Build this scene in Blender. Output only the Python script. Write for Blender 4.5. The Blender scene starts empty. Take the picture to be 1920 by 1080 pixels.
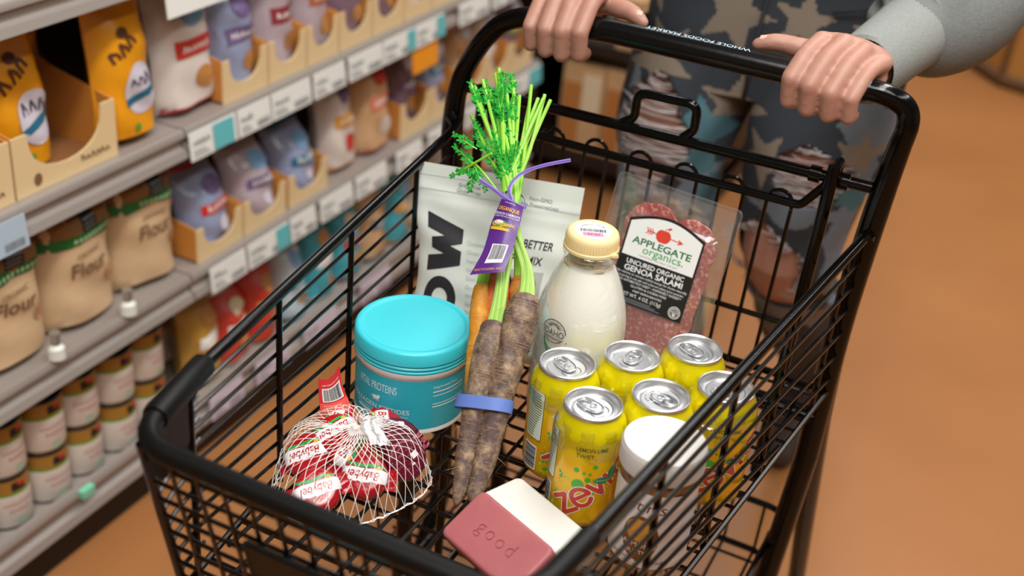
import bpy, bmesh, math, random
from mathutils import Vector, Matrix
from mathutils.geometry import tessellate_polygon

SC = bpy.context.scene
COL = SC.collection
PI = math.pi
rnd = random.Random(7)

# ------------------------------------------------------------------ camera
cam_data = bpy.data.cameras.new('camera')
cam = bpy.data.objects.new('camera', cam_data)
COL.objects.link(cam)
SC.camera = cam
cam_data.sensor_width = 36.0
cam_data.lens = 2318.1 / 1920 * 36.0
cam_data.clip_start = 0.02
cam.matrix_world = Matrix((
    (0.89105, -0.28948, 0.34962, 0.33787),
    (0.44551, 0.41025, -0.79575, -0.91511),
    (0.08692, 0.86481, 0.49452, 1.39886),
    (0, 0, 0, 1)))
cam_data.dof.use_dof = True
cam_data.dof.focus_distance = 1.18
cam_data.dof.aperture_fstop = 3.4

# ------------------------------------------------------------------ view, sky, lamps
vs = SC.view_settings
vs.view_transform = 'Standard'
vs.look = 'None'
vs.exposure = 0.0
vs.gamma = 1.0
vs.use_curve_mapping = False

W = bpy.data.worlds.new('shop_light')
SC.world = W
W.use_nodes = True
W.node_tree.nodes['Background'].inputs[0].default_value = (1.0, 0.97, 0.94, 1)
W.node_tree.nodes['Background'].inputs[1].default_value = 0.15


def area(name, loc, sx, sy, power, color, target=None):
    d = bpy.data.lights.new(name, 'AREA')
    d.shape = 'RECTANGLE'
    d.size = sx
    d.size_y = sy
    d.energy = power
    d.color = color
    o = bpy.data.objects.new(name, d)
    COL.objects.link(o)
    o.location = loc
    if target is not None:
        o.rotation_euler = (Vector(target) - Vector(loc)).to_track_quat('-Z', 'Y').to_euler()
    return o


area('ceiling_strip_lamp', (0.45, 0.4, 3.3), 0.3, 5.0, 98, (1.0, 0.97, 0.92))
area('ceiling_strip_lamp', (2.0, 1.4, 3.4), 0.3, 6.0, 62, (1.0, 0.96, 0.90))
area('overhead_soft_light', (-0.9, 3.5, 3.3), 3.4, 2.2, 34, (0.97, 0.98, 1.0))  # added broad light, no known fixture; gives the can lids a bright reflection
area('ceiling_strip_lamp', (-0.9, 3.4, 3.25), 0.12, 3.6, 26, (0.95, 0.98, 1.0))
area('overhead_soft_light', (0.5, -1.4, 3.2), 1.6, 1.2, 48, (1.0, 0.98, 0.95), (-0.1, 0.1, 0.7))


# ------------------------------------------------------------------ colour + material helpers
def lin(c):
    return c / 12.92 if c <= 0.04045 else ((c + 0.055) / 1.055) ** 2.4


def rgb(h):
    h = h.lstrip('#')
    return tuple(lin(int(h[i:i + 2], 16) / 255) for i in (0, 2, 4))


MATS = {}


def mat(name, hexcol, rough=0.5, metal=0.0, var=None, bump=None, coat=0.0, spec=0.5, alpha=1.0, sss=0.0, stretch=(1, 1, 1)):
    """var = (scale, other hex colour, contrast); bump = (scale, strength)."""
    if name in MATS:
        return MATS[name]
    m = bpy.data.materials.new(name)
    m.use_nodes = True
    nt = m.node_tree
    b = nt.nodes['Principled BSDF']
    col = rgb(hexcol) + (1,)
    b.inputs['Base Color'].default_value = col
    b.inputs['Roughness'].default_value = rough
    b.inputs['Metallic'].default_value = metal
    b.inputs['Coat Weight'].default_value = coat
    b.inputs['Coat Roughness'].default_value = 0.1
    b.inputs['Specular IOR Level'].default_value = spec
    b.inputs['Alpha'].default_value = alpha
    if sss:
        b.inputs['Subsurface Weight'].default_value = sss
        b.inputs['Subsurface Radius'].default_value = (0.012, 0.005, 0.003)
        b.inputs['Subsurface Scale'].default_value = 1.0
    if var or bump:
        tc = nt.nodes.new('ShaderNodeTexCoord')
        mp = nt.nodes.new('ShaderNodeMapping')
        mp.inputs['Scale'].default_value = stretch
        nt.links.new(tc.outputs['Object'], mp.inputs[0])
    if var:
        n = nt.nodes.new('ShaderNodeTexNoise')
        n.inputs['Scale'].default_value = var[0]
        n.inputs['Detail'].default_value = 5
        nt.links.new(mp.outputs[0], n.inputs['Vector'])
        r = nt.nodes.new('ShaderNodeValToRGB')
        k = var[2] if len(var) > 2 else 0.15
        r.color_ramp.elements[0].position = 0.5 - k
        r.color_ramp.elements[1].position = 0.5 + k
        r.color_ramp.elements[0].color = rgb(var[1]) + (1,)
        r.color_ramp.elements[1].color = col
        nt.links.new(n.outputs['Fac'], r.inputs[0])
        nt.links.new(r.outputs[0], b.inputs['Base Color'])
    if bump:
        n2 = nt.nodes.new('ShaderNodeTexNoise')
        n2.inputs['Scale'].default_value = bump[0]
        n2.inputs['Detail'].default_value = 4
        nt.links.new(mp.outputs[0], n2.inputs['Vector'])
        bp = nt.nodes.new('ShaderNodeBump')
        bp.inputs['Strength'].default_value = bump[1]
        bp.inputs['Distance'].default_value = 0.002
        nt.links.new(n2.outputs['Fac'], bp.inputs['Height'])
        nt.links.new(bp.outputs[0], b.inputs['Normal'])
    MATS[name] = m
    return m


def clear_mat(name, tint='#ffffff', rough=0.04, base=0.06, edge=0.55, haze=0.0):
    """thin clear plastic or glass: see-through with a fresnel gloss."""
    if name in MATS:
        return MATS[name]
    m = bpy.data.materials.new(name)
    m.use_nodes = True
    nt = m.node_tree
    nt.nodes.remove(nt.nodes['Principled BSDF'])
    out = nt.nodes['Material Output']
    tr = nt.nodes.new('ShaderNodeBsdfTransparent')
    tr.inputs[0].default_value = rgb(tint) + (1,)
    gl = nt.nodes.new('ShaderNodeBsdfGlossy')
    gl.inputs['Roughness'].default_value = rough
    gl.inputs['Color'].default_value = (1, 1, 1, 1)
    lw = nt.nodes.new('ShaderNodeLayerWeight')
    lw.inputs[0].default_value = 0.35
    mr = nt.nodes.new('ShaderNodeMapRange')
    mr.inputs['To Min'].default_value = base
    mr.inputs['To Max'].default_value = edge
    nt.links.new(lw.outputs['Facing'], mr.inputs['Value'])
    mx = nt.nodes.new('ShaderNodeMixShader')
    nt.links.new(mr.outputs[0], mx.inputs[0])
    nt.links.new(tr.outputs[0], mx.inputs[1])
    nt.links.new(gl.outputs[0], mx.inputs[2])
    last = mx
    if haze:
        df = nt.nodes.new('ShaderNodeBsdfDiffuse')
        df.inputs[0].default_value = (0.8, 0.8, 0.8, 1)
        m2 = nt.nodes.new('ShaderNodeMixShader')
        m2.inputs[0].default_value = haze
        nt.links.new(mx.outputs[0], m2.inputs[1])
        nt.links.new(df.outputs[0], m2.inputs[2])
        last = m2
    nt.links.new(last.outputs[0], out.inputs[0])
    MATS[name] = m
    return m


# ------------------------------------------------------------------ mesh builder
def V(*a):
    return Vector(a)


class MB:
    def __init__(self):
        self.v, self.f, self.m, self.s, self.mats = [], [], [], [], []

    def mi(self, m):
        if m not in self.mats:
            self.mats.append(m)
        return self.mats.index(m)

    def add(self, vs_, fs, m, smooth=True):
        o = len(self.v)
        self.v.extend([tuple(p) for p in vs_])
        k = self.mi(m)
        for f in fs:
            self.f.append(tuple(i + o for i in f))
            self.m.append(k)
            self.s.append(smooth)

    def box(self, lo, hi, m, M=None):
        x0, y0, z0 = lo
        x1, y1, z1 = hi
        p = [V(x, y, z) for z in (z0, z1) for y in (y0, y1) for x in (x0, x1)]
        if M is not None:
            p = [M @ q for q in p]
        self.add(p, [(0, 2, 3, 1), (4, 5, 7, 6), (0, 1, 5, 4), (2, 6, 7, 3), (0, 4, 6, 2), (1, 3, 7, 5)], m, False)

    def grid(self, nu, nv, fn, m, smooth=True, wrapu=False, flip=False):
        """fn(i,j) for i in 0..nu, j in 0..nv (inclusive, unless wrapped)."""
        cu = nu if wrapu else nu + 1
        vs_ = [fn(i, j) for j in range(nv + 1) for i in range(cu)]
        fs = []
        for j in range(nv):
            for i in range(nu):
                a, b = j * cu + i, j * cu + (i + 1) % cu
                c, d = b + cu, a + cu
                fs.append((a, d, c, b) if flip else (a, b, c, d))
        self.add(vs_, fs, m, smooth)

    def lathe(self, prof, m, n=48, c=(0, 0, 0), capb=False, capt=False):
        """prof: (radius, z) or (radius, z, material) from bottom to top."""
        cx, cy, cz = c
        o = len(self.v)
        prof = [((0.00002,) + tuple(p[1:])) if p[0] <= 0.001 else p for p in prof]
        for p in prof:
            for k in range(n):
                a = 2 * PI * k / n
                self.v.append((cx + p[0] * math.cos(a), cy + p[0] * math.sin(a), cz + p[1]))
        for j in range(len(prof) - 1):
            mm = prof[j][2] if len(prof[j]) > 2 else m
            k0 = self.mi(mm)
            for k in range(n):
                a, b = o + j * n + k, o + j * n + (k + 1) % n
                self.f.append((a, b, b + n, a + n))
                self.m.append(k0)
                self.s.append(True)
        if capb:
            self.f.append(tuple(o + k for k in reversed(range(n))))
            self.m.append(self.mi(m))
            self.s.append(False)
        if capt:
            q = o + (len(prof) - 1) * n
            self.f.append(tuple(q + k for k in range(n)))
            self.m.append(self.mi(m))
            self.s.append(False)

    def tube(self, path, r, m, n=8, closed=False, caps=True, flat=1.0, up=None):
        """swept tube; r a number or list; flat squashes one cross axis."""
        P = [Vector(p) for p in path]
        N = len(P)
        R = r if isinstance(r, (list, tuple)) else [r] * N
        T = []
        for i in range(N):
            if closed:
                d = P[(i + 1) % N] - P[i - 1]
            else:
                d = P[min(i + 1, N - 1)] - P[max(i - 1, 0)]
            T.append(d.normalized() if d.length > 1e-9 else V(0, 0, 1))
        ref = Vector(up) if up is not None else (V(0, 0, 1) if abs(T[0].z) < 0.9 else V(1, 0, 0))
        a = (ref - T[0] * ref.dot(T[0])).normalized()
        o = len(self.v)
        for i in range(N):
            a = (a - T[i] * a.dot(T[i]))
            a = a.normalized() if a.length > 1e-9 else T[i].orthogonal().normalized()
            b = T[i].cross(a)
            for k in range(n):
                t = 2 * PI * k / n
                self.v.append(tuple(P[i] + a * (R[i] * flat * math.cos(t)) + b * (R[i] * math.sin(t))))
        km = self.mi(m)
        for i in range(N if closed else N - 1):
            j = (i + 1) % N
            for k in range(n):
                k2 = (k + 1) % n
                self.f.append((o + i * n + k, o + i * n + k2, o + j * n + k2, o + j * n + k))
                self.m.append(km)
                self.s.append(True)
        if caps and not closed:
            self.f.append(tuple(o + k for k in reversed(range(n))))
            self.f.append(tuple(o + (N - 1) * n + k for k in range(n)))
            self.m += [km, km]
            self.s += [False, False]

    def limb(self, pts, rad, m, n=16, sub=4, squash=None):
        """rounded tapering limb through pts (a closed sausage)."""
        P = spline([Vector(p) for p in pts], sub)
        R = spline1(rad, sub)
        d0 = (P[0] - P[1]).normalized()
        d1 = (P[-1] - P[-2]).normalized()
        caps0 = [(P[0] + d0 * (R[0] * math.sin(t)), R[0] * math.cos(t)) for t in (1.45, 1.1, 0.75, 0.4)]
        caps1 = [(P[-1] + d1 * (R[-1] * math.sin(t)), R[-1] * math.cos(t)) for t in (0.4, 0.75, 1.1, 1.45)]
        PP = [c[0] for c in caps0] + P + [c[0] for c in caps1]
        RR = [c[1] for c in caps0] + R + [c[1] for c in caps1]
        self.tube(PP, RR, m, n, caps=True)

    def prism(self, pts, z0, z1, m, fn=None, smooth=False):
        """extrude a 2-D polygon (ccw) from z0 to z1; fn maps (x,y,z)."""
        fn = fn or (lambda x, y, z: (x, y, z))
        n = len(pts)
        tris = tessellate_polygon([[V(p[0], p[1], 0) for p in pts]])
        lo = [fn(p[0], p[1], z0) for p in pts]
        hi = [fn(p[0], p[1], z1) for p in pts]
        fs = []
        for t in tris:
            a, b, c = [pts[i] for i in t]
            ccw = (b[0] - a[0]) * (c[1] - a[1]) - (b[1] - a[1]) * (c[0] - a[0]) > 0
            tt = t if ccw else (t[0], t[2], t[1])
            fs.append((tt[2], tt[1], tt[0]))
            fs.append(tuple(i + n for i in tt))
        for i in range(n):
            j = (i + 1) % n
            fs.append((i, j, j + n, i + n))
        self.add(lo + hi, fs, m, smooth)

    def build(self, name, parent=None, origin=None, sharp=40):
        me = bpy.data.meshes.new(name)
        o = Vector(origin) if origin is not None else V(0, 0, 0)
        me.from_pydata([tuple(Vector(p) - o) for p in self.v], [], self.f)
        for m in self.mats:
            me.materials.append(m)
        me.polygons.foreach_set('material_index', self.m)
        me.polygons.foreach_set('use_smooth', self.s)
        if sharp:
            me.set_sharp_from_angle(angle=math.radians(sharp))
        me.update()
        ob = bpy.data.objects.new(name, me)
        COL.objects.link(ob)
        if parent is not None:
            ob.parent = parent
        elif origin is not None:
            ob.location = o
        return ob


def spline(P, sub):
    if len(P) < 3:
        return [P[0].lerp(P[1], i / sub) for i in range(sub + 1)]
    out = []
    for i in range(len(P) - 1):
        p0, p1, p2, p3 = P[max(i - 1, 0)], P[i], P[i + 1], P[min(i + 2, len(P) - 1)]
        for k in range(sub):
            t = k / sub
            out.append(0.5 * ((2 * p1) + (p2 - p0) * t + (2 * p0 - 5 * p1 + 4 * p2 - p3) * t * t + (3 * p1 - p0 - 3 * p2 + p3) * t ** 3))
    out.append(P[-1].copy())
    return out


def spline1(R, sub):
    return [v.x for v in spline([V(r, 0, 0) for r in R], sub)]


def fillet(pts, rad, n=6, closed=False):
    """round the corners of a polyline."""
    P = [Vector(p) for p in pts]
    N = len(P)
    out = []
    for i in range(N):
        if not closed and i in (0, N - 1):
            out.append(P[i])
            continue
        a, b, c = P[i - 1], P[i], P[(i + 1) % N]
        u, w = (a - b), (c - b)
        r = rad[i] if isinstance(rad, (list, tuple)) else rad
        ang = u.angle(w)
        d = min(r / math.tan(ang / 2), u.length * 0.49, w.length * 0.49)
        u.normalize()
        w.normalize()
        p, q = b + u * d, b + w * d
        for k in range(n + 1):
            t = k / n
            out.append(p * (1 - t) ** 2 + b * 2 * t * (1 - t) + q * t * t)
    return out


def thing(name, label, cat, loc=(0, 0, 0), rotz=0, group=None):
    o = bpy.data.objects.new(name, None)
    COL.objects.link(o)
    o.location = loc
    o.rotation_euler = (0, 0, rotz)
    return tag(o, label, cat, group)


def tag(o, label, cat, group=None, kind=None):
    o['label'] = label
    o['category'] = cat
    if group:
        o['group'] = group
    if kind:
        o['kind'] = kind
    return o


def struct(mb, name):
    o = mb.build(name)
    o['kind'] = 'structure'
    return o


def dup(root, loc=None, rotz=None, label=None, group=None, matrix=None):
    r = root.copy()
    COL.objects.link(r)
    if loc is not None:
        r.location = loc
    if rotz is not None:
        r.rotation_euler = (0, 0, rotz)
    if matrix is not None:
        r.matrix_world = matrix
    if label:
        r['label'] = label
    if group:
        r['group'] = group
    for ch in list(root.children):
        c = ch.copy()
        COL.objects.link(c)
        c.parent = r
        for g in list(ch.children):
            d = g.copy()
            COL.objects.link(d)
            d.parent = c
    return r


# ------------------------------------------------------------------ flat print (text, shapes) laid onto surfaces
_TXT = {}


def text2d(s, size, bold=0.0, shear=0.0, space=1.0):
    key = (s, round(size, 6), bold, shear, space)
    if key not in _TXT:
        cu = bpy.data.curves.new('lettering', 'FONT')
        cu.body = s
        cu.size = size
        cu.shear = shear
        cu.offset = bold * size
        cu.space_character = space
        cu.resolution_u = 2 if size < 0.006 else 4
        ob = bpy.data.objects.new('lettering', cu)
        me = ob.to_mesh()
        vs_ = [(v.co.x, v.co.y) for v in me.vertices]
        fs = [tuple(p.vertices) for p in me.polygons]
        ob.to_mesh_clear()
        bpy.data.objects.remove(ob)
        bpy.data.curves.remove(cu)
        _TXT[key] = (vs_, fs)
    return _TXT[key]


class Dec:
    def __init__(self):
        self.items = []

    def raw(self, vs_, fs, m, layer):
        self.items.append((vs_, fs, m, layer))

    def poly(self, pts, m, layer=1):
        t = tessellate_polygon([[V(p[0], p[1], 0) for p in pts]])
        self.raw(list(pts), [tuple(q) for q in t], m, layer)

    def rect(self, x0, y0, x1, y1, m, layer=1):
        self.raw([(x0, y0), (x1, y0), (x1, y1), (x0, y1)], [(0, 1, 2), (0, 2, 3)], m, layer)

    def rrect(self, x0, y0, x1, y1, r, m, layer=1, n=5):
        p = []
        for cx, cy, a0 in ((x1 - r, y0 + r, -PI / 2), (x1 - r, y1 - r, 0), (x0 + r, y1 - r, PI / 2), (x0 + r, y0 + r, PI)):
            for k in range(n + 1):
                a = a0 + PI / 2 * k / n
                p.append((cx + r * math.cos(a), cy + r * math.sin(a)))
        self.poly(p, m, layer)

    def ellipse(self, cx, cy, rx, ry, m, layer=1, n=24, rot=0):
        c, s = math.cos(rot), math.sin(rot)
        p = []
        for k in range(n):
            x, y = rx * math.cos(2 * PI * k / n), ry * math.sin(2 * PI * k / n)
            p.append((cx + x * c - y * s, cy + x * s + y * c))
        self.poly(p, m, layer)

    def line(self, pts, w, m, layer=1):
        for (x0, y0), (x1, y1) in zip(pts[:-1], pts[1:]):
            d = math.hypot(x1 - x0, y1 - y0) or 1e-9
            nx, ny = -(y1 - y0) / d * w / 2, (x1 - x0) / d * w / 2
            self.raw([(x0 - nx, y0 - ny), (x1 - nx, y1 - ny), (x1 + nx, y1 + ny), (x0 + nx, y0 + ny)], [(0, 1, 2), (0, 2, 3)], m, layer)

    def arc(self, cx, cy, rx, ry, a0, a1, w, m, layer=1, n=20):
        self.line([(cx + rx * math.cos(a0 + (a1 - a0) * k / n), cy + ry * math.sin(a0 + (a1 - a0) * k / n)) for k in range(n + 1)], w, m, layer)

    def text(self, s, x, y, size, m, align='l', rot=0, bold=0.0, shear=0.0, space=1.0, sx=1.0, width=None, layer=2, arc=None):
        vs_, fs = text2d(s, size, bold, shear, space)
        if not vs_:
            return
        x0, x1 = min(v[0] for v in vs_), max(v[0] for v in vs_)
        k = sx
        if width:
            k = width / (x1 - x0)
        off = {'l': x0, 'c': (x0 + x1) / 2, 'r': x1}[align]
        out = []
        c, sn = math.cos(rot), math.sin(rot)
        for a, b in vs_:
            a = (a - off) * k
            if arc:
                t = a / arc
                a, b = math.sin(t) * (arc + b), math.cos(t) * (arc + b) - arc
            out.append((x + a * c - b * sn, y + a * sn + b * c))
        self.raw(out, fs, m, layer)

    def squiggle(self, x, y, w, h, m, align='c', layer=2, rot=0, seed=0):
        """unreadably small lettering: a row of short strokes."""
        r = random.Random(seed + int(w * 9e5))
        x0 = {'l': 0, 'c': -w / 2, 'r': -w}[align]
        n = max(3, int(w / (h * 0.8)))
        c, s = math.cos(rot), math.sin(rot)
        for k in range(n):
            a = x0 + w * (k + 0.15) / n
            b = a + w * 0.62 / n
            lo, hi = h * r.uniform(0.0, 0.15), h * r.uniform(0.6, 1.0)
            pts = [(a, lo), (a + (b - a) * r.uniform(0, 0.5), hi), (b, h * r.uniform(0.2, 0.5)), (b, lo)]
            self.line([(x + p * c - q * s, y + p * s + q * c) for p, q in pts], h * 0.2, m, layer)

    def barcode(self, x0, y0, x1, y1, m, layer=2, seed=1, vertical=False):
        r = random.Random(seed)
        L = (y1 - y0) if vertical else (x1 - x0)
        t = 0
        while t < L:
            w = L * r.choice((0.008, 0.016, 0.024))
            if vertical:
                self.rect(x0, y0 + t, x1, min(y0 + t + w, y1), m, layer)
            else:
                self.rect(x0 + t, y0, min(x0 + t + w, x1), y1, m, layer)
            t += w + L * r.choice((0.008, 0.014, 0.02))

    def emit(self, mb, fn, maxlen=0.006, h=0.00012, base=0.0002, flip=False):
        for vs_, fs, m, layer in self.items:
            bm = bmesh.new()
            bv = [bm.verts.new((p[0], p[1], 0)) for p in vs_]
            for f in fs:
                if len(set(f)) < 3:
                    continue
                try:
                    bm.faces.new([bv[i] for i in f])
                except ValueError:
                    pass
            for _ in range(6):
                es = [e for e in bm.edges if e.calc_length() > maxlen]
                if not es:
                    break
                bmesh.ops.subdivide_edges(bm, edges=es, cuts=1)
                bmesh.ops.triangulate(bm, faces=[f for f in bm.faces if len(f.verts) > 3])
            bm.verts.index_update()
            pv = [fn(v.co.x, v.co.y, base + layer * h) for v in bm.verts]
            pf = []
            for f in bm.faces:
                q = tuple(v.index for v in f.verts)
                a, b, c = [f.verts[i].co for i in range(3)]
                up = (b.x - a.x) * (c.y - a.y) - (b.y - a.y) * (c.x - a.x) > 0
                if up == flip:
                    q = tuple(reversed(q))
                pf.append(q)
            bm.free()
            mb.add(pv, pf, m, True)


def star(cx, cy, r, rot=0, k=0.42):
    return [(cx + (r if i % 2 == 0 else r * k) * math.sin(rot + PI * i / 5), cy + (r if i % 2 == 0 else r * k) * math.cos(rot + PI * i / 5)) for i in range(10)]


def remesh(mb, name, voxel, smooth_it, parent=None, origin=None, decimate=None):
    """fuse overlapping closed shapes into one continuous skin."""
    tmp = mb.build('raw_skin', None, None, sharp=0)
    md = tmp.modifiers.new('fuse', 'REMESH')
    md.mode = 'VOXEL'
    md.voxel_size = voxel
    md.use_smooth_shade = True
    s = tmp.modifiers.new('soften', 'SMOOTH')
    s.factor = 0.5
    s.iterations = smooth_it
    dg = bpy.context.evaluated_depsgraph_get()
    me = bpy.data.meshes.new_from_object(tmp.evaluated_get(dg))
    me.name = name
    bpy.data.objects.remove(tmp)
    if origin is not None:
        me.transform(Matrix.Translation(-Vector(origin)))
    me.materials.clear()
    me.materials.append(mb.mats[0])
    me.polygons.foreach_set('material_index', [0] * len(me.polygons))
    me.polygons.foreach_set('use_smooth', [True] * len(me.polygons))
    ob = bpy.data.objects.new(name, me)
    COL.objects.link(ob)
    if parent is not None:
        ob.parent = parent
    elif origin is not None:
        ob.location = origin
    return ob
# ================================================================== the room
FLOOR = mat('polished_concrete_floor', '#b17848', 0.36, var=(1.5, '#976136', 0.32), bump=(6, 0.05), spec=0.4)
mb = MB()
mb.box((-6, -4, -0.1), (6, 9, 0.0), FLOOR)
struct(mb, 'floor')
PLASTER = mat('warm_white_wall', '#c9bda9', 0.8, bump=(12, 0.05))
for nm_, lo_, hi_ in (('wall_back', (-6, 8.9, 0), (6, 9, 3.6)), ('wall_left', (-6, -4, 0), (-5.9, 9, 3.6)), ('wall_right', (5.9, -4, 0), (6, 9, 3.6)), ('wall_front', (-6, -4, 0), (6, -3.9, 3.6))):
    mb = MB()
    mb.box(lo_, hi_, PLASTER)
    struct(mb, nm_)

STEEL = mat('grey_shelf_steel', '#a39a94', 0.38, 0.25, bump=(60, 0.03))
STEEL_DARK = mat('shelf_groove_grey', '#6b6262', 0.5, 0.2)
BACKBOARD = mat('dark_brown_backboard', '#2c2019', 0.7, bump=(30, 0.1))
KICK = mat('dark_kick_plate', '#1d1512', 0.6)

SX = -0.82          # front of the shelf lips
Y0, Y1 = -0.75, 1.76
DECKS = {'bottom': 0.125, 'middle': 0.387, 'upper': 0.64, 'top': 0.91}

gondola = thing('shelving_unit', 'long grey steel supermarket shelving unit beside the cart with dark back panel', 'shelf', (-1.1, 0.5, 0))


def gbuild(mb, name):
    return mb.build(name, gondola, (-1.1, 0.5, 0))


mb = MB()
mb.box((-1.34, Y0, 0.0), (-1.31, Y1, 2.0), BACKBOARD)
gbuild(mb, 'back_panel')
mb = MB()
mb.box((-1.31, Y0, 0.0), (-0.85, Y1, 0.085), KICK)
gbuild(mb, 'kick_plate')
for yy in (Y0, 0.435, Y1 - 0.03):
    mb = MB()
    mb.box((-1.31, yy, 0.085), (-1.28, yy + 0.03, 2.0), STEEL_DARK)
    gbuild(mb, 'upright_post')
for nm, z in DECKS.items():
    for ya, yb in ((Y0, 0.444), (0.448, Y1)):
        mb = MB()
        mb.box((-1.31, ya, z - 0.012), (-0.835, yb, z), STEEL)
        gbuild(mb, 'shelf_board')
        # the front lip: a lipped channel
        h = 0.055 if nm == 'bottom' else 0.045
        zd = z
        z = z + (0.015 if nm == 'bottom' else 0.0)
        pr = [(-0.835, z), (-0.826, z + 0.001), (-0.822, z - 0.004), (-0.822, z - 0.012), (-0.829, z - 0.015), (-0.829, z - h * 0.62),
              (-0.82, z - h * 0.68), (-0.816, z - h * 0.95), (-0.82, z - h), (-0.835, z - h)]
        lp = MB()
        lp.prism([(p[0], p[1]) for p in pr[::-1]], ya, yb, STEEL, fn=lambda x, y, zz: (x, zz, y))
        gbuild(lp, 'shelf_lip')
        z = zd

# end panel of the row, dark, behind it a second dark rack with kraft boxes
mb = MB()
mb.box((-1.34, Y1, 0.0), (-0.84, Y1 + 0.03, 2.0), mat('dark_end_panel', '#2a1c15', 0.6))
gbuild(mb, 'end_panel')

# ------------------------------------------------------------------ price tags
TAGW = mat('white_price_tag_paper', '#e6e8e4', 0.6)
TAGT = mat('teal_price_tag_paper', '#5fb9c0', 0.6)
TAGO = mat('orange_shelf_sign', '#e8951f', 0.55)
TAGL = mat('lilac_price_tag_paper', '#c9bccb', 0.6)
INK = mat('black_ink', '#1a1a1c', 0.6)
GREYINK = mat('grey_ink', '#7d8285', 0.6)


def price_tag(y0, y1, z, m, label, teal=None, drop=0.0, seed=0):
    mb = MB()
    w = y1 - y0
    zt, zb = z - 0.004, z - 0.049 - drop
    x = SX + 0.0065
    # slightly tilted card with thickness
    M = Matrix.Translation((x, y0, zb))
    mb.box((0, 0, 0), (0.002, w, zt - zb), m, M @ Matrix.Rotation(-0.10, 4, 'Y'))
    d = Dec()
    hh = zt - zb
    if drop == 0:
        d.squiggle(0.006, hh * 0.5, w * 0.36, 0.011, GREYINK, 'l', seed=seed)
        d.barcode(w * 0.55, hh * 0.12, w * 0.92, hh * 0.36, GREYINK, seed=seed + 3)
        for k in range(3):
            d.rect(0.006, hh * (0.12 + 0.1 * k), w * (0.4 - 0.05 * k), hh * (0.15 + 0.1 * k), GREYINK)
    if teal:
        d.rect(w * teal[0], 0.002, w * teal[1], hh - 0.002, TAGT, 3)
    R = M @ Matrix.Rotation(-0.10, 4, 'Y')
    d.emit(mb, lambda u, v, h: R @ V(0.002 + h * 3, u, v), 0.5)
    o = mb.build('price_tag', None, (x, y0 + w / 2, zb))
    return tag(o, label, 'price tag', 'price tags on the shelf lips')


up = [(0.447, 0.56, 'first', (0.48, 0.92)), (0.565, 0.65, 'second', None), (0.655, 0.765, 'third', None), (0.775, 0.872, 'fourth', None),
      (0.885, 1.0, 'fifth', None), (1.005, 1.118, 'sixth', (0.75, 1.0)), (1.123, 1.235, 'seventh', (0.72, 1.0)), (1.30, 1.43, 'eighth', None), (1.45, 1.56, 'last', None)]
for i, (a, b, w, t) in enumerate(up):
    price_tag(a, b, DECKS['upper'] - 0.002, TAGW, 'white price tag%s on the upper shelf lip, %s past the orange bags' % (' with teal patch' if t else '', w), t, seed=i * 3 + 1)
mid = [(0.484, 0.577, 'first', None), (0.584, 0.70, 'second', (0.68, 1.0)), (0.707, 0.784, 'third', None), (0.80, 0.908, 'fourth', None), (0.92, 1.03, 'fifth', None),
       (1.07, 1.17, 'sixth', None), (1.2, 1.3, 'seventh', (0.7, 1.0)), (1.36, 1.47, 'eighth', None), (1.58, 1.75, 'last', (0.6, 1.0))]
for i, (a, b, w, t) in enumerate(mid):
    price_tag(a, b, DECKS['middle'], TAGW, 'white price tag%s on the middle shelf lip, %s past the flour bags' % (' with teal end' if t else '', w), t, seed=i * 3 + 2)
price_tag(1.115, 1.215, DECKS['upper'] - 0.045, TAGO, 'orange hanging shelf sign below the upper shelf lip behind the cart handle', None, 0.01, 5)
price_tag(0.41, 0.55, DECKS['top'] - 0.004, TAGW, 'large white price tag hanging from the topmost shelf lip', None, 0.035, 8)
price_tag(0.03, 0.12, DECKS['upper'] - 0.002, mat('pale_blue_tag_paper', '#a9bccb', 0.6), 'pale blue price tag on the upper shelf lip under the orange bags', None, 0, 4)
for i, (a, b, w) in enumerate(((0.47, 0.56, 'nearest the stacked cans'), (0.60, 0.70, 'under the red bags'), (0.75, 0.86, 'under the teal bags'), (0.95, 1.06, 'farthest along'))):
    price_tag(a, b, DECKS['bottom'] + 0.012, TAGL, 'lilac price tag on the bottom shelf lip, ' + w, None, 0, i + 2)
mb = MB()
mb.box((SX - 0.004, 0.165, 0.126), (SX + 0.007, 0.19, 0.139), mat('mint_sticker', '#7fd0b0', 0.5))
tag(mb.build('shelf_marker', None, (SX, 0.147, 0.128)), 'small mint green marker on the bottom shelf lip under the cans', 'marker')
for (yy, w) in ((0.155, 'left'), (0.302, 'right')):
    mb = MB()
    mb.tube([(SX - 0.004, yy, 0.389), (SX - 0.004, yy, 0.405), (SX - 0.006, yy, 0.412)], [0.013, 0.012, 0.004], mat('white_clip_plastic', '#dfe3dc', 0.4), 12)
    mb.tube([(SX - 0.004, yy, 0.412), (SX - 0.004, yy, 0.43)], [0.007, 0.008], mat('silver_clip_steel', '#b9bfc2', 0.3, 0.8), 10)
    tag(mb.build('shelf_clip', None, (SX, yy, 0.389)), 'small silver and white clip at the foot of the kraft flour bags, the %s one' % w, 'clip', 'clips on the middle shelf')

# ------------------------------------------------------------------ packaged goods for the shelves
KRAFT = mat('kraft_paper', '#c19a6b', 0.75, var=(25, '#ab8355', 0.35), bump=(40, 0.15))
KRAFTL = mat('light_kraft_paper', '#d6b993', 0.75, var=(18, '#caa982', 0.35), bump=(40, 0.15))
TRAYIN = mat('raw_cardboard', '#8a5a30', 0.8, bump=(60, 0.1))
TRAYOUT = mat('printed_tray_board', '#e0c596', 0.65, bump=(60, 0.05))
TRAYEDGE = mat('orange_tray_side', '#c98336', 0.7)
FILM = dict(rough=0.28, coat=0.4)


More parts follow.
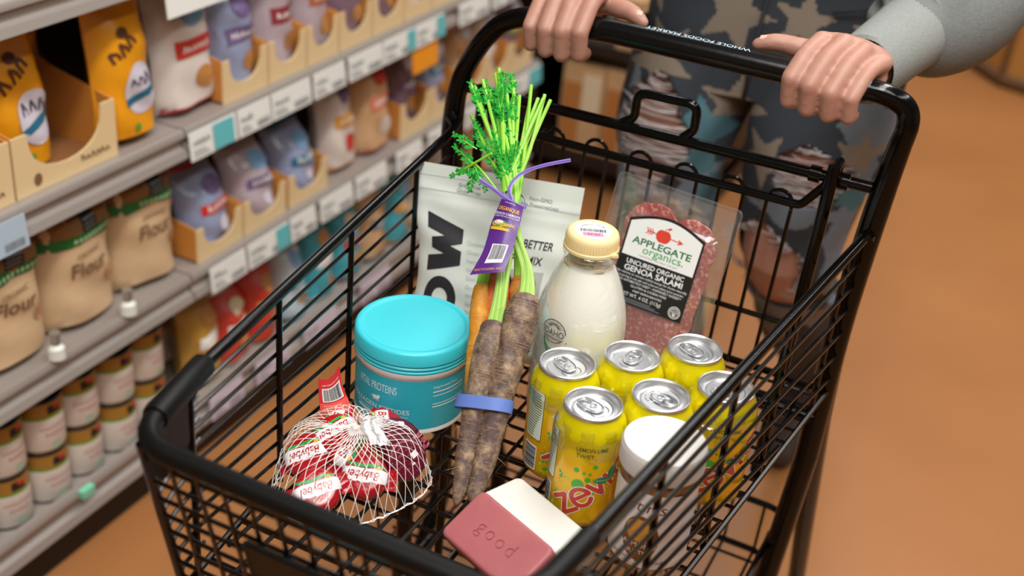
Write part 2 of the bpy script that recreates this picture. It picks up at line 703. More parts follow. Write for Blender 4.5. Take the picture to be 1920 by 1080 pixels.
def bag_mesh(mb, w, h, d, m, top=0.35, lean=0.0, seed=0, n=14, crimp=0.15):
    """a filled pouch standing at the origin: front faces +x, width along y. Returns front mapping."""
    r = random.Random(seed)
    ph = [r.uniform(0, 6) for _ in range(6)]

    def prof(t):
        # depth profile: full at the bottom, flat at the top seam
        base = min(1.0, (t / 0.06) ** 0.5) if t < 0.06 else 1.0
        if t > 1 - top:
            q = (t - (1 - top)) / top
            return base * ((1 - q) ** 1.3 * 0.97 + 0.03)
        return base

    def surf(u, t, sgn, off=0.0):
        s = abs(2 * u - 1)
        th = prof(t) * d * 0.5 * (1 - s ** 2.8) ** 0.6 if s < 1 else 0
        wr = 0.0035 * math.sin(9 * u + 5 * t + ph[0]) * math.sin(7 * t + ph[1]) + 0.002 * math.sin(21 * t + 6 * u + ph[2])
        ww = w * (1 - 0.06 * (1 - abs(2 * t - 1)) * 0 - 0.04 * math.sin(PI * min(1, t * 1.1)))
        x = sgn * (th + wr * (1 if th > 0.002 else 0.3) + off) + lean * t * t
        return V(x, (u - 0.5) * ww, t * h)
    mb.grid(n, n + 4, lambda i, j: surf(i / n, j / (n + 4), 1), m)
    mb.grid(n, n + 4, lambda i, j: surf(i / n, j / (n + 4), -1), m, flip=True)
    return lambda x, y, hh: surf(min(1, max(0, x / w + 0.5)), min(1, max(0, y / h)), 1, 0.0008 + hh)


def place(o, x, y, z, rotz=0.0):
    o.location = (x, y, z)
    o.rotation_euler = (0, 0, rotz)
    return o


# kraft flour bags ---------------------------------------------------
FGREEN = mat('flour_green_band', '#1f6a2e', 0.6)
FBROWN = mat('flour_brown_top', '#8a6136', 0.75, var=(25, '#75502a', 0.3), bump=(40, 0.15))
FINK = mat('brown_ink', '#7a5a3c', 0.7)
WHITE = mat('white_print', '#eceae4', 0.5)


def flour_bag(seed, w=0.135, h=0.205, d=0.085):
    mb = MB()
    fn = bag_mesh(mb, w, h, d, KRAFTL, top=0.22, seed=seed, n=12)
    d_ = Dec()
    d_.rect(-w * 0.49, h * 0.66, w * 0.49, h * 0.99, FBROWN, 1)
    d_.poly([(-w * 0.49, h * 0.60), (0, h * 0.64), (w * 0.49, h * 0.60), (w * 0.49, h * 0.68), (0, h * 0.715), (-w * 0.49, h * 0.68)], FGREEN, 2)
    for k in range(9):
        d_.rect(-w * 0.2 + k * w * 0.065, h * 0.645, -w * 0.16 + k * w * 0.065, h * 0.675, mat('pale_green_print', '#a9cfa4', 0.6), 3)
    d_.rect(-w * 0.08, h * 0.70, w * 0.16, h * 0.82, INK, 3)
    d_.rect(-w * 0.08, h * 0.82, w * 0.0, h * 0.87, mat('orange_print', '#d8772a', 0.6), 3)
    d_.rect(w * 0.0, h * 0.82, w * 0.09, h * 0.90, mat('red_print', '#b8322c', 0.6), 3)
    d_.rect(w * 0.09, h * 0.82, w * 0.16, h * 0.88, mat('blue_print', '#2d4a94', 0.6), 3)
    for k in range(3):
        d_.rect(-w * 0.06, h * (0.72 + 0.03 * k), w * 0.13, h * (0.73 + 0.03 * k), GREYINK, 4)
    d_.text('ORGANIC', 0, h * 0.53, 0.011, FINK, 'c', layer=3)
    d_.text('Flour', 0, h * 0.40, 0.034, FINK, 'c', bold=0.01, layer=3)
    d_.ellipse(w * 0.3, h * 0.33, 0.012, 0.012, mat('tan_print', '#b98a62', 0.7), 3)
    d_.emit(mb, fn, 0.02, h=0.0004)
    return mb


for i, (y, x, s, lb) in enumerate(((-0.035, -0.895, 1, 'kraft paper flour bag at the far left, cut by the frame edge'),
                                  (0.112, -0.885, 2, 'kraft flour bag with open folded top, leftmost one not cut by the frame'),
                                  (0.253, -0.887, 3, 'kraft paper flour bag standing in the middle of the three on the middle shelf'),
                                  (0.398, -0.89, 4, 'kraft paper flour bag nearest the carton trays on the middle shelf'))):
    o = flour_bag(s, w=0.138, h=0.225).build('flour_bag')
    place(o, x, y, 0.3875)
    tag(o, lb, 'flour bag', 'flour bags on the middle shelf')


# cardboard display trays ------------------------------------------
def tray_mesh(w, h, d, notch, mb):
    """open-fronted carton tray, front at +x with a scooped cut."""
    t = 0.003
    pts = [(-w / 2, 0), (w / 2, 0), (w / 2, h)]
    n = 12
    for k in range(n + 1):
        a = PI * k / n
        pts.append((w * 0.36 * math.cos(a), h - notch * (math.sin(a) ** 0.7 if k not in (0, n) else 0)))
    pts.append((-w / 2, h))
    mb.prism(pts, -t, 0, TRAYOUT, fn=lambda a, b, c: (c, a, b))
    for s in (-1, 1):
        sp = [(-d, 0), (-t, 0), (-t, h), (-d * 0.45, h * 1.25), (-d, h * 1.9)]
        y0 = s * (w / 2 - t) if s < 0 else w / 2 - t
        mb.prism(sp, (w / 2 - t) if s > 0 else -w / 2, (w / 2) if s > 0 else -w / 2 + t, TRAYEDGE, fn=lambda a, b, c: (a, c, b))
    mb.box((-d, -w / 2, 0), (-t, w / 2, t), TRAYIN)
    mb.box((-d, -w / 2, 0), (-d + t, w / 2, h * 1.9), TRAYIN)


def tray(y0, y1, z, label, h=0.075, notch=0.045, d=0.2, mark=True, x=-0.838):
    w = y1 - y0
    mb = MB()
    tray_mesh(w, h, d, notch, mb)
    if mark:
        dd = Dec()
        dd.squiggle(w * 0.12, h * 0.16, w * 0.3, 0.011, FINK, 'l', layer=1)
        dd.ellipse(-w * 0.3, h * 0.2, 0.007, 0.009, FINK, 1)
        dd.emit(mb, lambda u, v, hh: V(hh + 0.0004, u, v), 0.05)
    o = mb.build('display_tray')
    place(o, x, (y0 + y1) / 2 + 0.02, z)
    return tag(o, label, 'tray', 'carton display trays on the shelves')


def pouch(y, z, w, h, d, m, art, label, x=-0.90, seed=0, rot=0.0, lean=0.0, name='snack_bag', cat='bag', group='bags on the shelves', top=0.35, tilt=0.0):
    mb = MB()
    fn = bag_mesh(mb, w, h, d, m, top=top, seed=seed, n=12, lean=lean)
    dd = Dec()
    art(dd, w, h)
    dd.emit(mb, fn, 0.02, h=0.0004)
    o = mb.build(name)
    place(o, x, y + 0.03, z, rot)
    o.rotation_euler = (0, tilt, rot)
    return tag(o, label, cat, group)


YEL = mat('orange_yellow_film', '#e59a17', 0.3, coat=0.35, bump=(30, 0.25))
OVAL = mat('pale_lilac_print', '#cfc9d6', 0.5)
TEALP = mat('dark_teal_print', '#1e6a86', 0.5)
BROWNP = mat('dark_brown_print', '#5a2f18', 0.55)
REDP = mat('bright_red_print', '#c4332b', 0.5)
PURP = mat('dusty_purple_print', '#6d5a86', 0.5)


def art_yellow(d, w, h):
    d.ellipse(w * 0.16, h * 0.36, w * 0.30, h * 0.17, OVAL, 1)
    d.poly([(-w * 0.12, h * 0.26), (w * 0.44, h * 0.32), (w * 0.45, h * 0.38), (-w * 0.13, h * 0.31)], TEALP, 2)
    d.squiggle(w * 0.16, h * 0.38, w * 0.42, 0.02, mat('slate_print', '#4a4a58', 0.5), 'c', layer=2)
    d.squiggle(-w * 0.02, h * 0.60, w * 0.55, 0.026, BROWNP, 'c', rot=0.5, layer=1)
    d.ellipse(-w * 0.02, h * 0.73, 0.012, 0.007, BROWNP, 1)
    d.ellipse(w * 0.02, h * 0.12, 0.006, 0.006, mat('leaf_green_print', '#4c9a35', 0.5), 2)


pouch(0.335, 0.642, 0.105, 0.225, 0.055, YEL, art_yellow, 'bright orange yellow bag standing alone at the shelf front edge beside the open tray', x=-0.866, seed=3, rot=-0.1, lean=-0.02, name='cornmeal_bag')
pouch(0.158, 0.646, 0.115, 0.225, 0.06, YEL, art_yellow, 'orange yellow bag with oval label standing inside the left end of the open carton tray', x=-0.895, seed=5, rot=0.05, lean=-0.02, name='cornmeal_bag')
pouch(0.272, 0.646, 0.09, 0.22, 0.05, YEL, art_yellow, 'orange yellow bag in shade deep at the back of the open carton tray', x=-1.0, seed=8, lean=-0.02, name='cornmeal_bag')
pouch(0.02, 0.646, 0.10, 0.21, 0.06, YEL, art_yellow, 'orange yellow bag at the left frame edge on the upper shelf, mostly cut off', x=-0.872, seed=9, name='cornmeal_bag')
tray(0.112, 0.300, 0.6405, 'open cream carton tray with a deep scooped front holding orange yellow bags', 0.085, 0.06, 0.24)
tray(-0.08, 0.108, 0.6405, 'cream carton tray at the left frame edge on the upper shelf', 0.085, 0.06, 0.24)


def art_mix(c1, c2, c3, word):
    def f(d, w, h):
        d.rect(-w * 0.48, h * 0.86, w * 0.48, h * 0.9, c1, 1)
        d.rect(-w * 0.3, h * 0.40, w * 0.42, h * 0.52, c1, 2)
        d.squiggle(w * 0.05, h * 0.43, w * 0.5, 0.013, WHITE, 'c', layer=3, seed=len(word))
        d.ellipse(w * 0.1, h * 0.68, w * 0.22, h * 0.09, c2, 1)
        d.ellipse(w * 0.14, h * 0.24, w * 0.16, h * 0.08, c3, 1)
        d.rect(-w * 0.48, h * 0.02, w * 0.48, h * 0.07, c1, 1)
    return f


WF = mat('white_film', '#d9cfc8', 0.3, coat=0.3, bump=(25, 0.25))
LF = mat('lilac_grey_film', '#b3a3ab', 0.3, coat=0.35, bump=(25, 0.25))
BF = mat('blue_grey_film', '#9099b8', 0.3, coat=0.35, bump=(25, 0.25))
TF = mat('tan_film', '#c9a27a', 0.35, coat=0.3, bump=(25, 0.25))
PF = mat('plum_film', '#7b6272', 0.32, coat=0.35, bump=(25, 0.25))
REDF = mat('red_film', '#c53d2e', 0.35, coat=0.3, bump=(25, 0.25))
TEALF = mat('teal_film', '#3f9fb0', 0.35, coat=0.3, bump=(25, 0.25))
PALEB = mat('pale_blue_film', '#b9ccd6', 0.35, coat=0.3, bump=(25, 0.25))
LBLUE = mat('sky_blue_print', '#7ba7cf', 0.5)
TANP = mat('tan_food_print', '#b77f45', 0.55)

pouch(0.485, 0.642, 0.128, 0.225, 0.07, WF, art_mix(REDP, LBLUE, TANP, 'BAKING'), 'white bag with bright red bands on the upper shelf next to the orange bag', x=-0.885, seed=11, lean=-0.03)
ups = [(0.54, 0.655, BF, PURP, 'blue grey', 'oats'), (0.66, 0.765, LF, mat('maroon_print', '#8a2d36', 0.5), 'lilac grey with maroon lettering', 'SUGAR'),
       (0.77, 0.865, LF, mat('rust_print', '#b5623a', 0.5), 'lilac grey with rust lettering', 'MALT'), (0.87, 0.975, PF, PURP, 'plum', 'seeds'),
       (0.98, 1.09, PF, BROWNP, 'dark plum', 'beans'), (1.095, 1.2, WF, TANP, 'white and tan', 'rice'), (1.205, 1.32, TF, REDP, 'tan', 'nuts'),
       (1.325, 1.44, WF, PURP, 'white and purple', 'lentils'), (1.445, 1.56, TF, TEALP, 'tan and teal', 'dates'), (1.565, 1.68, LF, TANP, 'lilac and tan', 'figs')]
names = ['first', 'second', 'third', 'fourth', 'fifth', 'sixth', 'seventh', 'eighth', 'ninth', 'tenth']
for i, (a, b, m, c, wd, word) in enumerate(ups):
    pouch((a + b) / 2 - 0.006, 0.645, (b - a) * 0.95, 0.205 + 0.012 * (i % 3), 0.068, m, art_mix(c, LBLUE if i % 2 else PURP, TANP, word),
          '%s bag in the %s upper shelf tray past the red-banded bag' % (wd, names[i]), x=-0.879, seed=20 + i, lean=-0.02)
    tray(a, b, 0.6405, '%s scooped cream carton tray on the upper shelf past the red-banded bag' % names[i], 0.07, 0.045, 0.2, mark=False)

mids = [(0.462, 0.58, BF, REDP, 'pale blue and pink', 'gluten', 0.15), (0.585, 0.705, LF, PURP, 'purple with oval window', 'quinoa', 0.15), (0.715, 0.835, BF, TEALP, 'blue grey', 'flax', 0.14)]
for i, (a, b, m, c, wd, word, h) in enumerate(mids):
    pouch((a + b) / 2, 0.392, (b - a) * 0.92, h, 0.085, m, art_mix(c, LBLUE if i else PURP, OVAL, word), '%s bag in the %s carton tray beside the kraft flour bags' % (wd, names[i]), x=-0.888, seed=40 + i, lean=-0.04)
    tray(a, b, 0.3875, '%s orange sided carton tray beside the kraft flour bags' % names[i], 0.06, 0.04, 0.2, mark=False)
pouch(0.905, 0.3875, 0.10, 0.225, 0.07, WF, art_mix(mat('amber_print', '#d99a3a', 0.5), PURP, REDP, 'chia'), 'tall white bag with an amber patch on the middle shelf past the trays', x=-0.88, seed=51, lean=-0.03)
pouch(1.02, 0.3875, 0.11, 0.23, 0.07, TF, art_mix(mat('coral_print', '#d0765a', 0.5), REDP, WF, 'millet'), 'tall tan bag with pink corner on the middle shelf past the white bag', x=-0.875, seed=52, lean=-0.03)
for i in range(5):
    a = 1.10 + i * 0.125
    m = (PF, BF, TF, WF, PF)[i]
    pouch(a + 0.06, 0.392, 0.105, 0.2, 0.07, m, art_mix((PURP, TEALP, TANP, REDP, mat('lime_print', '#a9b93a', 0.5))[i], OVAL, TANP, ('bran', 'spelt', 'teff', 'hemp', 'rye')[i]),
          '%s bag behind the cart handle, %s past the tall tan bag' % (('plum', 'blue grey', 'tan', 'white', 'dark plum')[i], names[i]), x=-0.895, seed=60 + i, lean=-0.02)
    tray(a, a + 0.12, 0.3875, 'carton tray behind the cart handle, %s past the tall tan bag' % names[i], 0.075, 0.045, 0.2, mark=False)

# bottom shelf --------------------------------------------------------
CANW = mat('can_label_white', '#ddd2c8', 0.5)
CANG = mat('can_label_gold', '#a2742c', 0.5)
CANL = mat('can_label_green', '#5f8f2a', 0.5)
TIN = mat('tin_metal', '#8d8880', 0.35, 0.9)
DARKTIN = mat('dark_tin_lid', '#34373c', 0.35, 0.7)


def food_can():
    root = thing('food_can', '', 'can')
    r, h = 0.0365, 0.0925
    mb = MB()
    mb.lathe([(r - 0.001, 0.004, CANW), (r, 0.006, CANW), (r, h * 0.66, CANL), (r, h * 0.71, CANG), (r, h * 0.95, CANG), (r - 0.001, h * 0.96)], CANW, 40)
    d = Dec()
    d.squiggle(0, h * 0.45, 0.05, 0.007, mat('pink_ink', '#b9787a', 0.6), 'c')
    d.squiggle(0, h * 0.32, 0.034, 0.008, mat('pink_ink', '#b9787a', 0.6), 'c')
    d.rect(-0.01, h * 0.74, 0.012, h * 0.9, INK, 1)
    d.rect(0.0, h * 0.82, 0.012, h * 0.9, REDP, 2)
    d.ellipse(0.0, h * 0.14, 0.008, 0.006, mat('sage_print', '#9db59a', 0.6), 1)
    for k in range(4):
        d.rect(-0.02, h * (0.5 + 0.03 * k), 0.02, h * (0.507 + 0.03 * k), mat('faint_print', '#c4b4ac', 0.6), 1)
    d.emit(mb, lambda u, v, hh: V((r + hh) * math.cos(u / r), (r + hh) * math.sin(u / r), v), 0.01)
    mb.build('label', root)
    mb = MB()
    mb.lathe([(0.001, h * 0.945), (r - 0.006, h * 0.945), (r - 0.004, h * 0.97), (r - 0.0015, h), (r + 0.0005, h * 0.995), (r + 0.0002, h * 0.955)], DARKTIN, 40)
    mb.build('lid', root)
    mb = MB()
    mb.lathe([(0.001, 0.002), (r - 0.004, 0.002), (r - 0.002, 0.0), (r + 0.0004, 0.002), (r - 0.0005, 0.006)], TIN, 40)
    mb.build('rim', root)
    return root


proto = food_can()
used = False
cols = ['at the left frame edge', 'second column from the left', 'third column from the left', 'fourth column from the left', 'fifth column from the left', 'last column beside the bags']
for k in range(6):
    y = 0.0065 + 0.0748 * k
    for lev in (0, 1):
        loc = (-0.878 - 0.004 * (k % 2), y, 0.1252 + 0.0927 * lev)
        rz = 0.15 * math.sin(5 * k + 2 * lev)
        lb = 'white and gold food can, %s of the pair %s' % ('top' if lev else 'bottom', cols[k])
        if not used:
            proto.location, proto.rotation_euler.z = loc, rz
            proto['label'] = lb
            proto['group'] = 'stacked food cans'
            used = True
        else:
            dup(proto, loc, rz, lb, 'stacked food cans')
for k in range(6):
    for lev in (0, 1):
        dup(proto, (-0.957, 0.012 + 0.0748 * k, 0.1252 + 0.0927 * lev), 0.3 * k, 'food can in shade behind the front row, %s layer, %s' % ('upper' if lev else 'lower', cols[k]), 'stacked food cans')

CREAMP = mat('cream_print', '#d9c7a4', 0.5)
CREAM = mat('cream_film', '#dccbb0', 0.35, coat=0.3, bump=(25, 0.25))
GOLDF = mat('gold_film', '#b98b3a', 0.35, coat=0.3, bump=(25, 0.25))
for i, (y, m, c, wd, h) in enumerate(((0.495, GOLDF, WHITE, 'gold and white bag nearest the stacked cans', 0.19), (0.575, REDF, WHITE, 'red bag beside the gold bag', 0.16), (0.665, REDF, mat('amber_print', '#d99a3a', 0.5), 'red bag with amber label, second red one from the cans', 0.17),
                                      (0.755, PALEB, TEALP, 'pale blue bag behind the cart rail beside the red bags', 0.18), (0.85, TEALF, WHITE, 'teal bag beside the pale blue bag', 0.19), (0.95, TEALF, REDP, 'teal bag with red print, second teal one', 0.18),
                                      (1.05, TF, TEALP, 'tan and teal bag past the two teal bags', 0.19), (1.15, TEALF, mat('amber_print', '#d99a3a', 0.5), 'teal bag with amber print past the tan one', 0.19), (1.26, CREAM, TEALP, 'cream bag with teal print far along the shelf', 0.19),
                                      (1.38, WF, TANP, 'white bag far along the shelf', 0.18), (1.50, TF, REDP, 'tan bag near the end of the row', 0.19), (1.62, CREAM, PURP, 'cream bag at the end of the row', 0.18))):
    pouch(y, 0.1255, 0.088 if i < 5 else 0.095, h, 0.07, m, art_mix(c, (TANP, CREAMP, TANP, LBLUE)[i % 4], TANP, ('grain', 'salt', 'flakes', 'flour', 'meal', 'soda', 'mix', 'starch', 'yeast', 'pasta', 'cocoa', 'cake')[i]), wd + ', on the bottom shelf', x=-0.885, seed=70 + i, lean=-0.02)
pouch(0.505, 0.1255, 0.1, 0.21, 0.07, CREAM, art_mix(TANP, WHITE, TANP, 'oats'), 'cream bag standing in the back row behind the gold bag on the bottom shelf', x=-0.98, seed=90)

# ------------------------------------------------------------------ second rack with boxes behind the cart, left of the person
rack = thing('storage_rack', 'dark brown rack with kraft boxes past the end of the shelving, left of the person', 'rack', (-0.72, 2.05, 0))
mb = MB()
DW = mat('dark_wood_board', '#2b1a10', 0.6, var=(8, '#1d110a', 0.3), stretch=(1, 8, 8))
mb.box((-1.05, 1.93, 0.06), (-0.4, 2.3, 0.1), DW)
mb.build('shelf_board', rack, rack.location)
mb = MB()
mb.box((-1.05, 1.93, 0.37), (-0.4, 2.3, 0.40), DW)
mb.build('shelf_board', rack, rack.location)
mb = MB()
mb.box((-1.05, 2.3, 0.0), (-0.4, 2.33, 0.95), DW)
mb.build('back_panel', rack, rack.location)
for xx in (-1.05, -0.43):
    mb = MB()
    mb.box((xx, 1.93, 0.0), (xx + 0.03, 2.3, 0.95), DW)
    mb.build('side_panel', rack, rack.location)
BOXM = mat('beige_carton', '#d2b087', 0.6, var=(12, '#c39a6c', 0.3))
for i, (a, b, z0, z1, lb) in enumerate(((-0.83, -0.715, 0.1, 0.335, 'beige carton on the low rack, leftmost of the three'), (-0.71, -0.6, 0.1, 0.34, 'beige carton on the low rack, in the middle of the three'),
                                        (-0.595, -0.49, 0.1, 0.34, 'beige carton on the low rack, right one beside the torn jeans'), (-0.70, -0.56, 0.40, 0.53, 'beige carton on the rack shelf above the three cartons'))):
    mb = MB()
    mb.box((a, 1.94, z0), (b, 2.12, z1), BOXM)
    mb.box((a + 0.005, 1.9385, z0 + 0.02), (b - 0.06, 1.94, z1 - 0.05), mat('warm_brown_print', '#b97a3f', 0.6))
    mb.box(((a + b) / 2 + 0.0, 1.9388, z0 + 0.09), (b - 0.008, 1.94, z1 - 0.02), mat('cream_carton_print', '#e3d2b4', 0.6))
    # tape seam on top
    mb.box(((a + b) / 2 - 0.012, 1.94, z1), ((a + b) / 2 + 0.012, 2.12, z1 + 0.0008), mat('packing_tape', '#b98f5a', 0.3))
    tag(mb.build('carton_box', None, ((a + b) / 2, 2.03, z0)), lb, 'box', 'cartons on the rack')

# ------------------------------------------------------------------ round wooden display bin in the far right
mb = MB()
BINW = mat('honey_wood', '#b7803f', 0.55, var=(6, '#a06c30', 0.3), stretch=(1, 1, 0.2))
n = 10
bc = (0.62, 4.35)
rad = 0.86
ring = [(bc[0] + rad * math.cos(2 * PI * (k + 0.55) / n), bc[1] + rad * math.sin(2 * PI * (k + 0.55) / n)) for k in range(n)]
bn = thing('display_bin', 'many-sided honey coloured wooden display bin standing on the floor at upper right', 'bin', (bc[0], bc[1], 0))
mb.prism(ring, 0.02, 0.8, BINW)
mb.build('body', bn, bn.location, sharp=20)
mb = MB()
DKB = mat('dark_bin_trim', '#5d3d1e', 0.6)
for k in range(n):
    p, q = ring[k], ring[(k + 1) % n]
    mb.tube([(p[0], p[1], 0.025), (q[0], q[1], 0.025)], 0.022, DKB, 6)
    mb.tube([(p[0], p[1], 0.02), (p[0], p[1], 0.8)], 0.012, DKB, 6)
mb.build('trim', bn, bn.location)
# ================================================================== shopping cart
B = 0.65            # height of the basket floor
BLK = mat('black_powder_coat', '#050404', 0.13, spec=0.28, bump=(180, 0.05))
WIRE = mat('black_wire_coat', '#050404', 0.18, spec=0.35)
PLAST = mat('black_bumper_plastic', '#090807', 0.45, spec=0.25, bump=(90, 0.05))
GRIP = mat('black_handle_plastic', '#060505', 0.24, spec=0.35, bump=(150, 0.06))
GRIPTXT = mat('pale_blue_lettering', '#b9d3dc', 0.5)
RUB = mat('grey_caster_rubber', '#4a4644', 0.6)

cart = thing('shopping_cart', 'black wire shopping cart full of groceries, its handle held by the person', 'shopping cart', (-0.04, 0.0, 0))
CO = (-0.04, 0.0, 0)


def cb(mb, name, parent=None, sharp=40):
    return mb.build(name, parent or cart, CO, sharp)


YP = 0.30


def lx(y):      # inner line of the left rail
    return -0.2735 + (0.264 - y) * (0.0735 / 0.543)


def rx(y):
    return 0.202 - (0.291 - y) * (0.063 / 0.6095)


ZR = B + 0.195
# tubular frame: posts, handle bar bends, A-legs
mb = MB()
hz = B + 0.3425
left = spline([V(-0.286, YP, B + 0.05), V(-0.290, YP, B + 0.12), V(-0.2935, YP, B + 0.17), V(-0.2930, YP, B + 0.2), V(-0.291, YP, B + 0.224), V(-0.284, YP, B + 0.253), V(-0.271, YP, B + 0.280), V(-0.257, YP - 0.001, B + 0.302), V(-0.238, YP - 0.003, B + 0.322), V(-0.215, YP - 0.005, B + 0.334), V(-0.195, YP - 0.005, B + 0.3385)], 4)
mb.tube(left, [0.0133 - 0.0021 * min(1, max(0, (i - 8) / 12)) for i in range(len(left))], BLK, 20)
mbl, mb = mb, MB()
right = spline([V(0.16, YP - 0.005, hz + 0.002), V(0.181, YP - 0.004, hz + 0.0015), V(0.1975, YP - 0.002, B + 0.3395), V(0.2085, YP, B + 0.331), V(0.2125, YP, B + 0.315), V(0.2100, YP, B + 0.292), V(0.2062, YP, B + 0.25), V(0.2028, YP, B + 0.2), V(0.1985, YP, B + 0.112), V(0.197, YP, B + 0.05)], 6)
mb.tube(right, [0.0112 + 0.0021 * min(1, max(0, (i - 26) / 14)) for i in range(len(right))], BLK, 20)
for xx, xb, tgt in ((-0.285, -0.272, mbl), (0.197, 0.182, mb)):
    tgt.tube(fillet([(xx, YP, B + 0.09), (xx, YP, B - 0.1), (xb, YP, B - 0.36), (xb, YP - 0.06, 0.2), (xb, -0.2, 0.17)], 0.05, 6), 0.0135, BLK, 14)
    tgt.tube(fillet([(xx, YP + 0.012, B + 0.02), (xx, YP + 0.035, B - 0.06), (xx + 0.003, 0.52, 0.19), (xx, 0.53, 0.12)], 0.05, 6), 0.0125, BLK, 14)
cb(mbl, 'side_frame')
cb(mb, 'side_frame')

# handle grip with raised lettering on its top
mb = MB()
YB = YP - 0.005
mb.tube([(-0.205, YB, hz - 0.0055), (-0.2, YB, hz - 0.005), (-0.1, YB, hz), (0.165, YB, hz + 0.002), (0.170, YB, hz + 0.002)], [0.0122, 0.0132, 0.0132, 0.0132, 0.0122], GRIP, 28)
d = Dec()
d.text('WHOLE FOODS MARKET', 0, -0.0024, 0.0068, GRIPTXT, 'c', width=0.114, bold=0.0)
# lettering is read from behind the cart: runs towards -x
d.emit(mb, lambda u, v, h: V(-0.012 - u, YB - (0.0132 + h + 0.0003) * math.sin(v / 0.0132 + 0.22), hz + 0.0012 + (0.0132 + h + 0.0003) * math.cos(v / 0.0132 + 0.22)), 0.003)
cb(mb, 'handle_grip')

# rails
mb = MB()
mb.tube([(lx(-0.285), -0.285, ZR), (lx(0.26), 0.26, ZR), (lx(0.285) - 0.004, 0.29, ZR + 0.003)], 0.0055, BLK, 12)
mb.tube([(lx(0.27) - 0.006, 0.282, ZR + 0.002), (-0.29, YP - 0.012, ZR + 0.006)], 0.0075, BLK, 12)
cb(mb, 'side_rail')
mb = MB()
mb.tube([(rx(-0.325), -0.325, ZR), (rx(0.27), 0.27, ZR), (0.203, 0.288, ZR + 0.002)], 0.0056, BLK, 12)
mb.lathe([(0.001, -0.004), (0.008, -0.002), (0.008, 0.003), (0.001, 0.005)], BLK, 10, (0.203, 0.283, ZR + 0.001))
cb(mb, 'side_rail')

# moulded bumper around the front of the basket
fp = fillet([(lx(-0.275), -0.275, ZR), (lx(-0.37) + 0.004, -0.374, ZR - 0.004), (rx(-0.37) - 0.003, -0.374, ZR - 0.004), (rx(-0.295), -0.295, ZR)], [0, 0.042, 0.042, 0], 10)
mb = MB()
mb.tube(fp, 0.0085, PLAST, 12)
nL = 11
mb.tube([fp[0] + V(0, 0.006, 0)] + fp[:2] + fp[2:3], [0.006, 0.0105, 0.011, 0.0105], PLAST, 12)
# deep corner skirts
for seg in ([fp[0].lerp(fp[1], 0.5)] + fp[1:nL + 1], fp[-nL - 1:-1] + [fp[-1].lerp(fp[-2], 0.5)]):
    N = len(seg)
    for off, fl in ((0.0045, False), (-0.0045, True)):
        pts = []
        for i in range(N):
            t = (seg[min(i + 1, N - 1)] - seg[max(i - 1, 0)]).normalized()
            pts.append(seg[i] + V(t.y, -t.x, 0) * off)
        dep = [(0.048 - 0.034 * q) for q in [(i / (N - 1) if seg[0].x < 0 else 1 - i / (N - 1)) for i in range(N)]]
        mb.grid(N - 1, 4, lambda i, j: pts[i] - V(0, 0, 0.002 + dep[i] * j / 4), PLAST, flip=fl)
cb(mb, 'front_bumper')

# basket floor
mb = MB()
FY0, FY1 = -0.318, 0.292
wr = 0.0021
for k in range(-8, 14):
    x = -0.0467 + 0.0248 * k
    y0 = FY0
    if x < lx(0.28) + 0.004 or x > rx(0.28) - 0.004:
        continue
    # clip by the tapering sides
    ya = FY0
    while ya < FY1 and not (lx(ya) + 0.006 < x < rx(ya) - 0.004):
        ya += 0.01
    if FY1 - ya > 0.05:
        mb.tube([(x, ya, B - wr), (x, FY1, B - wr)], wr, WIRE, 6)
for k in range(24):
    y = FY0 + 0.0265 * k + 0.0165
    if y > FY1:
        break
    mb.tube([(lx(y) + 0.001, y, B - 3 * wr), (rx(y) - 0.001, y, B - 3 * wr)], wr * (1.5 if k == 5 else 1), WIRE, 6)
for f in (lx, rx):
    mb.tube([(f(FY0), FY0, B - wr), (f(FY1), FY1, B - wr)], 0.0032, WIRE, 8)
mb.tube([(lx(FY0), FY0, B - wr), (rx(FY0), FY0, B - wr)], 0.0035, WIRE, 8)
mb.tube([(lx(FY1), FY1, B - wr), (rx(FY1), FY1, B - wr)], 0.0035, WIRE, 8)
cb(mb, 'floor_grid')


# side panels: wires fanning wider towards the back
def side(f, sgn, posts):
    mb = MB()
    for k in range(1, 10):
        pts = []
        for i in range(13):
            y = -0.298 + (0.288 + 0.298) * i / 12
            z = 0.195 - k * (0.0232 + 0.022 * y)
            if z > 0.004:
                pts.append((f(y), y, B + z))
        if len(pts) > 1:
            mb.tube([pts[0], pts[-1]], 0.0019, WIRE, 6)
    for y in posts:
        mb.tube([(f(y) + sgn * 0.003, y, B - 0.006), (f(y) + sgn * 0.003, y, B + 0.192), (f(y) + sgn * 0.001, y, ZR)], 0.003, WIRE, 8)
    return cb(mb, 'side_panel')


side(lx, 1, (-0.30, -0.157, -0.012, 0.15, 0.27))
side(rx, -1, (-0.30, -0.17, -0.03, 0.10, 0.25))

# front panel: upright and cross wires leaning in towards the floor, with a dark cross plate
mb = MB()


def fpan(t, z):          # t 0..1 left to right, z 0..1 floor to rail
    a = V(lx(-0.36) + 0.012, -0.374, ZR - 0.004).lerp(V(rx(-0.36) - 0.011, -0.374, ZR - 0.004), t)
    b = V(lx(FY0) + 0.002, FY0 - 0.002, B).lerp(V(rx(FY0) - 0.002, FY0 - 0.002, B), t)
    q = b.lerp(a, z)
    return q


